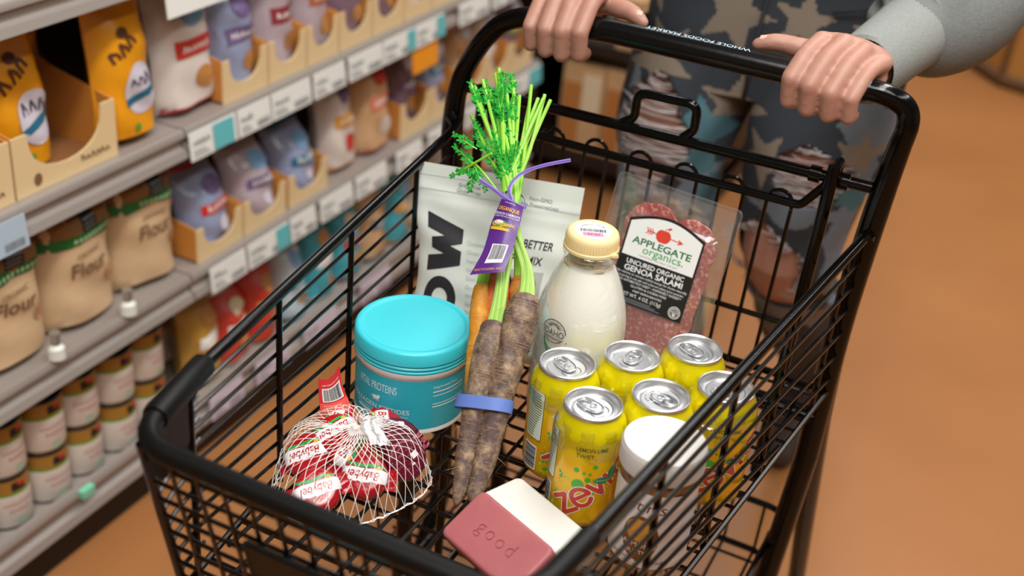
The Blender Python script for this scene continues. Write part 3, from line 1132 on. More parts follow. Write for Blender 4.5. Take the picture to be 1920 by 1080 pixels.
for k in range(14):
    mb.tube([fpan(k / 13, 0), fpan(k / 13, 0.5), fpan(k / 13, 1)], 0.0019, WIRE, 6)
for k in range(1, 9):
    mb.tube([fpan(i / 10, k / 9) for i in range(11)], 0.0019, WIRE, 6)
for t in (0.0, 1.0):
    mb.tube([fpan(t, 0) , fpan(t, 1)], 0.004, WIRE, 8)
    c = fpan(t, 1)
    # rounded side returns that close the corner
    for k in range(1, 9):
        p = fpan(t, k / 9)
        e = V((lx if t == 0 else rx)(-0.285), -0.285, B + 0.195 * k / 9)
        mb.tube([p, p.lerp(e, 0.35) + V(-0.002 if t == 0 else 0.002, -0.003, 0), e], 0.0019, WIRE, 6)
cb(mb, 'front_panel')
mb = MB()
mb.grid(12, 1, lambda i, j: fpan(0.28 + 0.6 * i / 12, 0.46 + 0.2 * j) + V(0, -0.008, 0), PLAST)
mb.grid(12, 1, lambda i, j: fpan(0.28 + 0.6 * i / 12, 0.46 + 0.2 * j) + V(0, -0.004, 0), PLAST, flip=True)
for e in (0.46, 0.66):
    mb.tube([fpan(0.28 + 0.6 * i / 12, e) + V(0, -0.006, 0) for i in range(13)], 0.003, PLAST, 8)
for t in (0.28, 0.88):
    mb.tube([fpan(t, 0.46) + V(0, -0.006, 0), fpan(t, 0.66) + V(0, -0.006, 0)], 0.003, PLAST, 8)
cb(mb, 'sign_plate')

# upper rear rail with its little bracket
mb = MB()
mb.tube([(-0.285, YP, B + 0.236), (0.2, YP, B + 0.243)], 0.0062, BLK, 12)
mb.tube(fillet([(-0.09, YP, B + 0.238), (-0.072, YP + 0.004, B + 0.25), (-0.072, YP + 0.004, B + 0.28), (-0.003, YP + 0.004, B + 0.282), (-0.003, YP + 0.004, B + 0.253), (-0.016, YP, B + 0.24)], [0, 0.01, 0.012, 0.012, 0.01, 0], 6), 0.0052, BLK, 12)
for xx in (0.135, 0.165):
    mb.tube([(xx - 0.006, YP, B + 0.242), (xx + 0.006, YP, B + 0.242)], 0.009, BLK, 14)
cb(mb, 'rear_rail')

# swinging rear gate with hoop-topped wires
mb = MB()
YG = 0.28
mb.tube(fillet([(-0.245, YG + 0.012, B + 0.232), (-0.232, YG, B + 0.209), (0.13, YG, B + 0.212), (0.148, YG + 0.006, B + 0.236), (0.152, YG + 0.012, B + 0.242)], [0, 0.012, 0.012, 0.01, 0], 6), 0.0048, BLK, 10)
for k in range(8):
    x = -0.154 + 0.0527 * (k - 1) - 0.002
    zt = B + 0.208
    w = 0.0135
    pts = [(x - w - 0.006, YG + 0.003, B - 0.0)] + [(x - w * math.cos(PI * i / 10), YG + 0.003, zt + w * 1.05 * math.sin(PI * i / 10)) for i in range(11)] + [(x + w - 0.006, YG + 0.003, B - 0.0)]
    if x + w < 0.145:
        mb.tube(pts, 0.0022, WIRE, 8)
mb.tube([(-0.25, YG + 0.006, B + 0.068), (0.145, YG + 0.006, B + 0.068)], 0.0032, WIRE, 8)
mb.tube([(-0.25, YG + 0.006, B + 0.004), (0.145, YG + 0.006, B + 0.004)], 0.0032, WIRE, 8)
mb.tube([(0.155, YG + 0.004, B + 0.262), (0.154, YG - 0.004, B + 0.15), (0.147, YG, B - 0.13)], 0.0068, BLK, 12)
mb.tube([(0.155, YG + 0.004, B + 0.255), (0.155, YG + 0.03, B + 0.258), (0.155, YG + 0.032, B + 0.235)], 0.005, BLK, 10)
mb.tube([(-0.25, YG + 0.004, B + 0.25), (-0.25, YG, B - 0.02)], 0.006, BLK, 12)
cb(mb, 'rear_gate')

# lower tier basket
mb = MB()
LZ = 0.34
for z, e in ((LZ, 0), (LZ + 0.07, 0.008)):
    mb.tube(fillet([(-0.265 - e, 0.36 + e, z), (0.17 + e, 0.36 + e, z), (0.16 + e, -0.18, z), (-0.25 - e, -0.18, z)], 0.02, 5), 0.0042, WIRE, 8, closed=False)
for k in range(9):
    y = -0.16 + 0.062 * k
    mb.tube([(-0.262, y, LZ), (0.164, y, LZ)], 0.0022, WIRE, 6)
for k in range(11):
    x = -0.255 + 0.041 * k
    mb.tube([(x, -0.18, LZ), (x, 0.36, LZ), (x, 0.368, LZ + 0.07)], 0.0022, WIRE, 6)
for f, xx in ((lx, -0.262), (rx, 0.166)):
    for k in range(8):
        y = -0.15 + 0.067 * k
        mb.tube([(xx, y, LZ), (xx + (0.008 if xx > 0 else -0.008), y, LZ + 0.07)], 0.0022, WIRE, 6)
for xx in (-0.262, 0.172):
    mb.tube([(xx, -0.1, 0.175), (xx, -0.1, LZ)], 0.006, BLK, 8)
for xx, yy in ((-0.18, 0.03), (-0.15, 0.06), (0.09, 0.03)):
    mb.tube([(xx, yy, LZ), (xx, yy, B - 0.012)], 0.0095 if xx != -0.15 else 0.005, BLK, 10)
mb.tube([(-0.285, YP - 0.02, B - 0.035), (0.197, YP - 0.02, B - 0.035)], 0.009, BLK, 10)
cb(mb, 'lower_basket')

for xx, yy in ((-0.285, -0.2), (0.197, -0.2), (-0.285, 0.52), (0.197, 0.52)):
    mb = MB()
    mb.tube([(xx, yy, 0.17), (xx, yy, 0.115)], 0.012, BLK, 10)
    for s in (-1, 1):
        mb.tube([(xx + s * 0.016, yy, 0.125), (xx + s * 0.018, yy + 0.02, 0.055)], 0.008, BLK, 8, flat=0.35)
    mb.tube([(xx - 0.02, yy, 0.122), (xx + 0.02, yy, 0.122)], 0.01, BLK, 8)
    cst = cb(mb, 'caster_fork')
    mb = MB()
    mb.tube([(xx - 0.012, yy + 0.02, 0.053), (xx - 0.01, yy + 0.02, 0.053), (xx + 0.01, yy + 0.02, 0.053), (xx + 0.012, yy + 0.02, 0.053)], [0.047, 0.053, 0.053, 0.047], RUB, 24)
    cb(mb, 'wheel', cst)
# ================================================================== groceries in the basket
def cyl(r):
    return lambda u, v, h: V((r + h) * math.cos(u / r), (r + h) * math.sin(u / r), v)


# ------------------------------------------------ big tub of collagen powder
TEAL = mat('teal_lid_plastic', '#3cc6d4', 0.36, bump=(400, 0.03), spec=0.45)
TEALL = mat('teal_tub_label', '#27b0c5', 0.42)
BLUEL = mat('blue_label_corner', '#4a86b8', 0.42)
TUBW = mat('white_tub_plastic', '#e9e5e2', 0.4)
tub = thing('powder_tub', 'large round white tub with teal lid and teal label, behind the netted cheeses', 'tub', (-0.172, 0.012, B), -1.068)
mb = MB()
r = 0.0576
mb.lathe([(0.001, 0.004), (r - 0.008, 0.004), (r - 0.004, 0.0), (r, 0.003), (r, 0.006), (r - 0.0006, 0.0075), (r - 0.0006, 0.0655), (r, 0.067), (r + 0.0012, 0.0685), (r + 0.0012, 0.0735), (r - 0.002, 0.075)], TUBW, 96)
mb.build('tub_body', tub)
mb = MB()
d = Dec()
d.rect(-r * PI, 0.0078, r * PI, 0.0652, TEALL, 0)
WP = mat('white_label_print', '#eaf3f3', 0.45)
d.text('VITAL PROTEINS', -0.0605, 0.0475, 0.0128, WP, 'l', width=0.047, bold=-0.004)
d.text('COLLAGEN PEPTIDES', -0.0745, 0.0255, 0.0075, WP, 'l', width=0.0745, space=1.05)
d.ellipse(-0.036, 0.0385, 0.0042, 0.0022, WP, 2)
d.ellipse(-0.0325, 0.0405, 0.0016, 0.0013, WP, 2)
for k in range(4):
    d.line([(-0.0388 + 0.0018 * k, 0.0378), (-0.0394 + 0.0022 * k, 0.0345)], 0.0007, WP, 2)
d.line([(-0.040, 0.0395), (-0.0425, 0.0375)], 0.0006, WP, 2)
d.rrect(-0.0625, 0.0175, -0.0265, 0.0198, 0.0011, WP, 2)
d.text('Supports Healthy Hair, Skin, Nails, Joints & Bones', -0.0655, 0.0215, 0.0026, WP, 'l', width=0.064)
d.text('20g collagen per serving', -0.058, 0.0112, 0.0036, WP, 'l', width=0.04, shear=0.3)
d.text('Supplement Facts', 0.023, 0.0555, 0.0042, WP, 'l')
for k, vv in enumerate((0.0505, 0.0462, 0.0365, 0.033)):
    d.rect(0.023, vv, 0.062, vv + (0.0014 if k in (0, 3) else 0.0009), WP, 2)
for k in range(9):
    d.rect(0.023, 0.0115 + 0.0023 * k, 0.05 - 0.004 * (k % 3), 0.0119 + 0.0023 * k, mat('pale_teal_print', '#7cc3cd', 0.5), 2)
d.emit(mb, cyl(r - 0.0006), 0.004, h=0.00008)
mb.build('label', tub)
mb = MB()
R = 0.0593
prof = [(R - 0.003, 0.0735), (R - 0.0005, 0.0738), (R, 0.0748), (R, 0.0762), (R - 0.0012, 0.077), (R - 0.0012, 0.0785), (R, 0.0793), (R, 0.0805), (R - 0.001, 0.0815), (R - 0.001, 0.083), (R + 0.0004, 0.0838), (R - 0.0004, 0.0955), (R - 0.0018, 0.0975),
        (R - 0.0040, 0.0982), (R - 0.0065, 0.0978), (R - 0.0078, 0.0968), (R - 0.010, 0.0967), (R * 0.62, 0.0971), (R * 0.3, 0.0974), (R * 0.1, 0.0973), (0.001, 0.0972)]
mb.lathe(prof, TEAL, 120)
for k in range(150):
    a = 2 * PI * k / 150
    mb.tube([((R + 0.0001) * math.cos(a), (R + 0.0001) * math.sin(a), 0.0842), ((R - 0.0006) * math.cos(a), (R - 0.0006) * math.sin(a), 0.0945)], 0.0003, TEAL, 4)
mb.build('lid', tub)

# ------------------------------------------------ glass milk bottle
GLASS = clear_mat('clear_glass', '#fcfdfb', 0.03, 0.03, 0.45)
MILK = mat('milk', '#f5f3ec', 0.3, spec=0.4)
CAPM = mat('cream_yellow_cap', '#f0d79f', 0.42, bump=(300, 0.05))
milk = thing('milk_bottle', 'glass bottle of milk with cream yellow cap, between the carrots and the salami pack', 'bottle', (-0.026, 0.094, B), -1.225)
outer = [(0.030, 0.003), (0.040, 0.0), (0.0455, 0.004), (0.047, 0.012), (0.047, 0.105), (0.0462, 0.118), (0.043, 0.135), (0.0375, 0.152), (0.0315, 0.166), (0.027, 0.176), (0.0252, 0.184), (0.0258, 0.188), (0.0275, 0.190), (0.0275, 0.193), (0.0255, 0.195), (0.024, 0.2), (0.024, 0.209)]
mb = MB()
mb.lathe(outer, GLASS, 72)
mb.build('glass', milk)
mb = MB()
mb.lathe([(0.001, 0.006)] + [(max(0.001, a - 0.0016), max(0.006, z)) for a, z in outer[:10]] + [(0.0247, 0.177), (0.001, 0.177)], MILK, 72)
# milk residue left on the neck
for a_, w_, z_ in ((0.25, 0.5, 0.181), (1.15, 0.35, 0.1835), (-1.4, 0.6, 0.182)):
    mb.tube([(0.0250 * math.cos(a_ + w_ * k / 6), 0.0250 * math.sin(a_ + w_ * k / 6), z_ + 0.0012 * math.sin(k)) for k in range(7)], [0.0003, 0.0008, 0.0011, 0.0012, 0.001, 0.0007, 0.0003], mat('cream_residue', '#d9b989', 0.4), 6)
mb.build('milk', milk)
mb = MB()
R = 0.0268
mb.lathe([(R - 0.001, 0.1945), (R + 0.0006, 0.195), (R + 0.0006, 0.1975), (R - 0.0004, 0.1985), (R - 0.0006, 0.208), (R - 0.0018, 0.2115), (R - 0.004, 0.2132), (R - 0.0075, 0.2132), (R - 0.0085, 0.2126), (0.001, 0.2124)], CAPM, 72)
for k in range(60):
    a = 2 * PI * k / 60
    mb.tube([((R - 0.0003) * math.cos(a), (R - 0.0003) * math.sin(a), 0.199), ((R - 0.0006) * math.cos(a), (R - 0.0006) * math.sin(a), 0.2075)], 0.0003, CAPM, 4)
mb.tube([(R * math.cos(0.85), R * math.sin(0.85), 0.1965), ((R + 0.0045) * math.cos(0.95), (R + 0.0045) * math.sin(0.95), 0.1975), (R * math.cos(1.05), R * math.sin(1.05), 0.1965)], [0.002, 0.0025, 0.002], CAPM, 8)
cap = mb.build('cap', milk)
mb = MB()
d = Dec()
STK = mat('white_sticker', '#eef0ee', 0.5)
PINK = mat('pink_sticker_block', '#f48bb0', 0.5)
d.ellipse(0, 0, 0.0182, 0.0182, STK, 0, 40)
d.text('CLOVERLEAF CREAMERY', 0, 0.0115, 0.0027, INK, 'c', arc=0.0125, layer=2)
d.text('Buhl, Idaho', 0, 0.0070, 0.0018, INK, 'c', layer=2)
d.text('keep refrigerated', 0, 0.0043, 0.0016, INK, 'c', layer=2)
d.barcode(-0.0125, -0.0035, 0.0125, 0.0025, INK, seed=6)
d.rect(-0.0105, -0.0125, 0.0095, -0.0048, PINK, 1)
d.text('03-26', 0, -0.0107, 0.0052, mat('red_stamp_ink', '#b9375c', 0.5), 'c', rot=PI, layer=3) if False else d.text('03-26', 0, -0.0072, 0.0052, mat('red_stamp_ink', '#b9375c', 0.5), 'c', rot=PI, layer=3)
ca, sa = math.cos(0.1), math.sin(0.1)
# right along +y, up away from the viewer (-x)
d.emit(mb, lambda u, v, h: V(-(v * ca + u * sa) , (u * ca - v * sa), 0.2124 + h + 0.0002), 0.01)
mb.build('cap_sticker', milk)
mb = MB()
d = Dec()
GRN = mat('green_glass_print', '#1f8a50', 0.5)
cu, cv = -0.0275, 0.117
for k in range(11):
    a0 = PI * (0.06 + 0.88 * k / 10)
    l = 0.0128 if k % 2 == 0 else 0.0105
    d.poly([(cu + 0.0045 * math.cos(a0 - 0.14), cv + 0.004 + 0.003 * math.sin(a0 - 0.14)), (cu + l * math.cos(a0), cv + 0.0035 + l * 0.66 * math.sin(a0)), (cu + 0.0045 * math.cos(a0 + 0.14), cv + 0.004 + 0.003 * math.sin(a0 + 0.14))], INK, 1)
d.arc(cu, cv, 0.0138, 0.0118, 0.02, PI - 0.02, 0.0008, INK)
d.arc(cu, cv, 0.0138, 0.0118, PI + 0.55, 2 * PI - 0.55, 0.0007, INK)
d.text('IDAHO', cu, cv - 0.0045, 0.0098, INK, 'c', width=0.0245, bold=-0.003)
d.text('PREFERRED', cu, cv - 0.0085, 0.0036, INK, 'c', width=0.020, bold=0.01)
d.ellipse(cu + 0.0155, cv - 0.008, 0.0006, 0.0006, INK, 1)
for k in range(5):
    y0 = cv - 0.0185 - 0.0042 * k
    d.line([(cu - 0.009 + 0.002 * k, y0 + 0.003), (cu - 0.004 + 0.001 * k, y0 - 0.001), (cu + 0.004, y0 - 0.003 + 0.0012 * math.sin(k)), (cu + 0.010, y0 - 0.006)], 0.0013, GRN, 1)
d.line([(cu - 0.0105, cv - 0.0095), (cu - 0.009, cv - 0.016), (cu - 0.006, cv - 0.022), (cu + 0.001, cv - 0.028)], 0.0016, GRN, 1)
d.text('Cloverleaf', cu - 0.009, cv - 0.042, 0.012, GRN, 'l', shear=0.4)


def milk_map(u, v, h):
    # radius follows the shoulder
    zz = min(max(v, 0.012), 0.17)
    rr = 0.047
    for (a, z0), (b, z1) in zip(outer[:-1], outer[1:]):
        if z0 <= zz <= z1 and z1 > z0:
            rr = a + (b - a) * (zz - z0) / (z1 - z0)
    return V((rr + h + 0.0002) * math.cos(u / 0.047), (rr + h + 0.0002) * math.sin(u / 0.047), v)


d.emit(mb, milk_map, 0.004)
mb.build('print', milk)

# ------------------------------------------------ six cans with their clear wrap
CANY = bpy.data.materials.new('yellow_can_lacquer')
CANY.use_nodes = True
nt = CANY.node_tree
bs = nt.nodes['Principled BSDF']
bs.inputs['Roughness'].default_value = 0.28
bs.inputs['Metallic'].default_value = 0.25
bs.inputs['Coat Weight'].default_value = 0.3
tc = nt.nodes.new('ShaderNodeTexCoord')
sp = nt.nodes.new('ShaderNodeSeparateXYZ')
mr = nt.nodes.new('ShaderNodeMapRange')
mr.inputs['From Min'].default_value = 0.0
mr.inputs['From Max'].default_value = 0.115
rp = nt.nodes.new('ShaderNodeValToRGB')
el = rp.color_ramp.elements
el[0].position, el[0].color = 0.05, rgb('#d8bc00') + (1,)
el[1].position, el[1].color = 0.86, rgb('#e0d200') + (1,)
for p_, c_ in ((0.3, '#e8b200'), (0.62, '#ecba00'), (0.74, '#e6cc00')):
    e = el.new(p_)
    e.color = rgb(c_) + (1,)
nt.links.new(tc.outputs['Object'], sp.inputs[0])
nt.links.new(sp.outputs['Z'], mr.inputs['Value'])
nt.links.new(mr.outputs[0], rp.inputs[0])
nt.links.new(rp.outputs[0], bs.inputs['Base Color'])
ALU = mat('brushed_aluminium', '#d8d9db', 0.34, 0.9, bump=(500, 0.04))
ALUD = mat('aluminium_edge', '#c6c7ca', 0.26, 0.9)
CGRN = mat('bubble_green_print', '#3fae2a', 0.35, coat=0.3)
CLIME = mat('lime_bubble_print', '#b8d820', 0.35, coat=0.3)
DKGRN = mat('dark_green_print', '#2c5a1e', 0.4)
LEAF = mat('teal_leaf_print', '#0f7d6a', 0.35, coat=0.3)
ZRED = mat('brick_red_print', '#c2402c', 0.35, coat=0.3)
PALEP = mat('pale_green_panel', '#dfe8d6', 0.4)


def soda_can(label_):
    root = thing('soda_can', label_, 'can', group='yellow soda cans in clear wrap')
    r = 0.033
    mb = MB()
    mb.lathe([(0.001, 0.008), (0.02, 0.006), (0.0235, 0.001), (0.0255, 0.0), (0.0275, 0.002), (0.0315, 0.007), (r, 0.013), (r, 0.100), (0.0325, 0.103), (0.0305, 0.1085), (0.0278, 0.1135), (0.0263, 0.1165), (0.0261, 0.118)], CANY, 72)
    d = Dec()
    # nutrition panel and barcode to the left of the name
    d.rrect(-0.049, 0.047, -0.027, 0.101, 0.002, DKGRN, 0)
    d.rrect(-0.0484, 0.0476, -0.0276, 0.1004, 0.0018, PALEP, 1)
    for k in range(17):
        d.rect(-0.0472, 0.0505 + 0.0028 * k, -0.0472 + 0.018 * (0.6 + 0.4 * math.sin(3 * k) ** 2), 0.0514 + 0.0028 * k, DKGRN, 2)
    d.text('Nutrition Facts', -0.0472, 0.0975, 0.0028, DKGRN, 'l', layer=2)
    d.rrect(-0.047, 0.012, -0.030, 0.040, 0.001, STK, 1)
    d.barcode(-0.046, 0.0135, -0.031, 0.0385, INK, seed=3, vertical=True)
    d.text('Contains no juice', -0.027, 0.046, 0.0024, DKGRN, 'r')
    # flavour name
    d.text('LEMON LIME', -0.006, 0.0905, 0.0058, DKGRN, 'l', bold=0.008, width=0.029)
    d.text('TWIST', -0.006, 0.0838, 0.0058, DKGRN, 'l', bold=0.008, width=0.0165)
    # slanted name
    rot = 0.68
    c, s = math.cos(rot), math.sin(rot)

    def T(x, y):
        return (-0.010 + x * c - y * s, 0.0165 + x * s + y * c)
    for m_, w_, lay in ((WP, 0.0062, 2), (ZRED, 0.0046, 3)):
        for jx, jy in ((0.013, 0.0185), (0.0015, 0.0015), (0.0435, 0.0015), (0.0, 0.019), (0.015, 0.001)):
            d.ellipse(*T(jx, jy), w_ * 0.5, w_ * 0.5, m_, lay, 12)
        d.line([T(0.0, 0.019), T(0.013, 0.0185), T(0.0015, 0.0015), T(0.015, 0.001)], w_, m_, lay)
        ex, ey = 0.0255, 0.0095
        d.line([T(ex + 0.0085 * math.cos(a), ey + 0.0095 * math.sin(a)) for a in [0.05 + (5.6) * k / 22 for k in range(23)]] , w_, m_, lay)
        for a in [0.05 + 5.6 * k / 22 for k in range(23)]:
            d.ellipse(*T(ex + 0.0085 * math.cos(a), ey + 0.0095 * math.sin(a)), w_ * 0.5, w_ * 0.5, m_, lay, 10)
        d.line([T(ex - 0.006, ey + 0.001), T(ex + 0.0085, ey + 0.0008)], w_ * 0.85, m_, lay)
        d.line([T(0.037, 0.019), T(0.0435, 0.0015), T(0.050, 0.019)], w_, m_, lay)
        d.line([T(0.056, 0.019), T(0.056, 0.0015)], w_, m_, lay)
        d.line([T(0.074 + 0.0085 * math.cos(a), 0.0095 + 0.0095 * math.sin(a)) for a in [2 * PI * k / 22 for k in range(23)]], w_, m_, lay)
        d.line([T(0.0825, 0.019), T(0.0825, 0.0015)], w_, m_, lay)
    d.text('zero calorie soda', *T(0.019, -0.0055), 0.0042, CLIME, 'l', rot=rot)
    # leaves
    def leaf(x, y, L, w, a):
        n = 8
        up_ = [(L * k / n, w * math.sin(PI * (k / n) ** 0.8)) for k in range(n + 1)]
        dn = [(L * k / n, -w * math.sin(PI * (k / n) ** 0.8)) for k in range(n - 1, 0, -1)]
        cc, ss = math.cos(a), math.sin(a)
        d.poly([(x + p * cc - q * ss, y + p * ss + q * cc) for p, q in up_ + dn], LEAF, 4)
        d.line([(x, y), (x + L * cc, y + L * ss)], 0.0005, CLIME, 5)
    leaf(0.0285, 0.0585, 0.018, 0.0042, 1.35)
    leaf(0.028, 0.0585, 0.017, 0.0038, 3.05)
    # bubbles
    r2 = random.Random(4)
    for (x, y, q, m_) in ((-0.001, 0.0535, 0.0058, CGRN), (0.0075, 0.060, 0.0028, CGRN), (-0.0035, 0.0695, 0.0026, CGRN), (0.013, 0.0745, 0.0024, CGRN), (0.0035, 0.067, 0.0015, CGRN), (0.009, 0.0665, 0.0016, CGRN), (0.012, 0.047, 0.0038, CGRN),
                          (-0.0225, 0.0345, 0.0021, CGRN), (-0.0215, 0.027, 0.0018, CGRN), (-0.019, 0.0185, 0.0021, CGRN), (-0.023, 0.012, 0.0015, CGRN), (-0.018, 0.056, 0.0018, CGRN)):
        d.ellipse(x, y, q, q, m_, 1, 16)
    for k in range(34):
        x, y, q = r2.uniform(-0.026, -0.004), r2.uniform(0.012, 0.062), r2.uniform(0.0007, 0.0019)
        d.ellipse(x, y, q, q, CLIME if k % 3 else CGRN, 0, 10)
        if k % 4 == 0:
            d.ellipse(x, y, q * 0.5, q * 0.5, CGRN, 1, 8)
    for k in range(60):
        x, y, q = r2.uniform(0.05, 0.155), r2.uniform(0.012, 0.095), r2.uniform(0.0007, 0.003)
        d.ellipse(x, y, q, q, CLIME if k % 2 else CGRN, 0, 10)

    def cmap(u, v, h):
        rr = r + h if v <= 0.1 else r + h - (v - 0.1) * 0.35
        return V(rr * math.cos(u / r), rr * math.sin(u / r), v)
    d.emit(mb, cmap, 0.0022, h=0.00016, base=0.0001)
    mb.build('can_body', root)
    mb = MB()
    mb.lathe([(0.0258, 0.1172), (0.0268, 0.1178), (0.0271, 0.1192), (0.0268, 0.1208), (0.0258, 0.1214), (0.0246, 0.1208), (0.0238, 0.119), (0.0226, 0.1162), (0.0215, 0.1148), (0.0205, 0.1152), (0.0196, 0.1162), (0.0188, 0.1164),
              (0.0176, 0.1158), (0.0172, 0.1154), (0.001, 0.1154)], ALU, 72)
    # pour opening score and press marks
    mb.tube([(0.0075 + 0.0068 * math.cos(a), 0.0098 * math.sin(a), 0.1155) for a in [2 * PI * k / 28 for k in range(28)]], 0.0005, ALUD, 6, closed=True)
    for k in range(3):
        mb.tube([(-0.013 - 0.0012 * k, -0.004 + 0.0015 * k, 0.1155), (-0.013 - 0.0012 * k, 0.004 - 0.0015 * k, 0.1155)], 0.0003, ALUD, 4)
    mb.build('can_lid', root)
    mb = MB()
    # ring pull: outline ring with a riveted nose
    zt = 0.1172
    n = 24
    ol = []
    for k in range(n):
        a = 2 * PI * k / n
        x = 0.0125 * math.cos(a)
        ol.append(V(-0.0035 + x * (1.0 if x < 0 else 1.0), 0.0074 * math.copysign(abs(math.sin(a)) ** 0.7, math.sin(a)), zt + (0.0004 if x < 0 else 0)))
    mb.tube(ol, 0.0011, ALUD, 8, closed=True)
    mb.tube([V(-0.0085 + 0.005 * math.cos(2 * PI * k / 16), 0.0046 * math.sin(2 * PI * k / 16), zt + 0.0002) for k in range(16)], 0.0008, ALUD, 8, closed=True)
    mb.prism([(-0.0035, -0.006), (0.004, -0.0062), (0.0075, -0.004), (0.0083, 0), (0.0075, 0.004), (0.004, 0.0062), (-0.0035, 0.006)], zt - 0.0006, zt + 0.0005, ALU)
    mb.lathe([(0.0036, 0.0), (0.0034, 0.0012), (0.0015, 0.0016), (0.001, 0.0016)], ALUD, 20, (0, 0, zt))
    mb.build('pull_tab', root)
    return root


canpos = [(0.0, 0.0, -1.32 + 0.42, 'yellow soda can at the left end of the back row, beside the purple carrots', 2.3),
          (0.047, 0.047, -1.3 - 0.95, 'yellow soda can in the middle of the back row, in front of the milk bottle', -0.2),
          (0.094, 0.094, -1.3 + 1.9, 'yellow soda can farthest back, in front of the salami pack', 0),
          (0.047, -0.047, -1.34, 'front left yellow soda can with slanted red lettering facing the camera', 0),
          (0.094, 0.0, -1.3 + 2.6, 'yellow soda can in the middle of the front row, behind the white-lidded jar', 0),
          (0.141, 0.047, -1.36, 'yellow soda can at the right end of the front row behind the side wires', 0)]
c0 = soda_can(canpos[0][3])
for i, (x, y, rz, lb, _) in enumerate(canpos):
    if i == 0:
        c0.location = (x, y, B)
        c0.rotation_euler.z = rz
        co = c0
    else:
        co = dup(c0, (x, y, B), rz, lb)
# turn lids and tabs differently on each can
TABROT = [-0.55, -1.57, -0.35, -0.25, 2.95, -2.0]
cans = [o for o in COL.objects if o.name.startswith('soda_can')]
for o, base, want in zip(cans, canpos, TABROT):
    for ch in o.children:
        if ch.name.startswith(('can_lid', 'pull_tab')):
            ch.rotation_euler.z = want - base[2]

WRAP = clear_mat('clear_shrink_film', '#fdfdf4', 0.05, 0.07, 0.6, 0.0)
mb = MB()
for (x, y, *_r) in canpos:
    n = 40
    ph = rnd.uniform(0, 6)

    def ringf(i, j, x=x, y=y, ph=ph):
        a = 2 * PI * i / n
        rr = (0.0302, 0.0322, 0.0336, 0.0342)[j]
        zz = (0.1095, 0.1045, 0.098, 0.083 + 0.005 * math.sin(3 * a + ph) + 0.003 * math.sin(7 * a))[j]
        rr += 0.0006 * math.sin(9 * a + ph)
        return V(x + rr * math.cos(a), y + rr * math.sin(a), B + zz)
    mb.grid(n, 3, ringf, WRAP, wrapu=True)
pairs = [(0, 1), (1, 2), (3, 4), (4, 5), (0, 3), (1, 4), (2, 5)]
for a, b in pairs:
    p, q = V(canpos[a][0], canpos[a][1], 0), V(canpos[b][0], canpos[b][1], 0)
    m_ = (p + q) / 2
    t = (q - p).normalized()
    s = V(-t.y, t.x, 0)

    def web(i, j):
        u = -1 + 2 * i / 8
        v = -1 + 2 * j / 10
        half = 0.0065 + 0.02 * abs(v) ** 1.5
        w_ = m_ + t * (u * half) + s * (v * 0.026)
        z = 0.0985 + 0.004 * u * u - 0.006 * v * v + 0.0016 * math.sin(5 * u + 7 * v)
        return V(w_.x, w_.y, B + z)
    mb.grid(8, 10, web, WRAP)
tag(mb.build('six_pack_wrap', None, (0.07, 0.024, B + 0.083)), 'clear plastic film holding the six yellow cans together at their shoulders', 'plastic wrap')

# ------------------------------------------------ jar of nut butter with white lid
JARG = clear_mat('clear_jar_plastic', '#f6f2ec', 0.06, 0.05, 0.45)
NUT = mat('brown_nut_butter', '#9a6534', 0.45, var=(60, '#7d4c24', 0.3))
LIDW = mat('white_jar_lid', '#dad7d3', 0.45, bump=(500, 0.03))
LABW = mat('white_jar_label', '#e6ddd8', 0.5)
jar = thing('nut_butter_jar', 'tall jar of brown nut butter with white lid and label, against the right side wires', 'jar', (0.1235, -0.0705, B), -1.52)
jr = 0.0352
mb = MB()
mb.lathe([(0.001, 0.002), (jr - 0.006, 0.002), (jr - 0.002, 0.001), (jr, 0.005), (jr, 0.096), (jr - 0.002, 0.101), (jr - 0.004, 0.104), (jr - 0.004, 0.112)], JARG, 64)
mb.build('jar_body', jar)
mb = MB()
mb.lathe([(0.001, 0.004), (jr - 0.004, 0.004), (jr - 0.0014, 0.007), (jr - 0.0014, 0.0955), (jr - 0.005, 0.101), (jr - 0.006, 0.103), (0.001, 0.103)], NUT, 64)
mb.build('nut_butter', jar)
mb = MB()
LR = 0.0369
mb.lathe([(LR - 0.003, 0.103), (LR - 0.0005, 0.1033), (LR + 0.0002, 0.1045), (LR, 0.1235), (LR - 0.0012, 0.1262), (LR - 0.0035, 0.1272), (LR - 0.008, 0.1274), (0.001, 0.1274)], LIDW, 72)
for k in range(110):
    a = 2 * PI * k / 110
    mb.tube([(LR * math.cos(a), LR * math.sin(a), 0.1055), (LR * math.cos(a), LR * math.sin(a), 0.1228)], 0.0005, LIDW, 4)
mb.build('lid', jar)
mb = MB()
d = Dec()
d.rect(-jr * 2.9, 0.012, jr * 2.9, 0.0925, LABW, 0)
MAR = mat('maroon_ink', '#5c2430', 0.55)
d.text("Justin's", -0.0285, 0.073, 0.0165, MAR, 'l', shear=0.25, bold=-0.004)
d.ellipse(0.0, 0.0435, 0.0165, 0.0245, mat('brown_oval_print', '#7a4520', 0.5), 1, 32)
d.ellipse(-0.002, 0.052, 0.012, 0.012, mat('amber_print', '#d99a3a', 0.5), 2, 24)
for k in range(4):
    d.ellipse(-0.006 + 0.0045 * k, 0.047 + 0.004 * math.sin(k * 2), 0.0065, 0.0028, mat('almond_print', '#c98b45', 0.5), 3, 14, rot=0.9 + 0.2 * k)
d.text('ALMOND', 0, 0.034, 0.0072, LABW, 'c', layer=3)
d.text('BUTTER', 0, 0.0265, 0.0062, LABW, 'c', layer=3)
d.text('vanilla almond', -0.024, 0.0175, 0.0062, MAR, 'l', shear=0.25, width=0.048)
d.text('NET WT 16 OZ', -0.02, 0.0135, 0.0028, MAR, 'l')
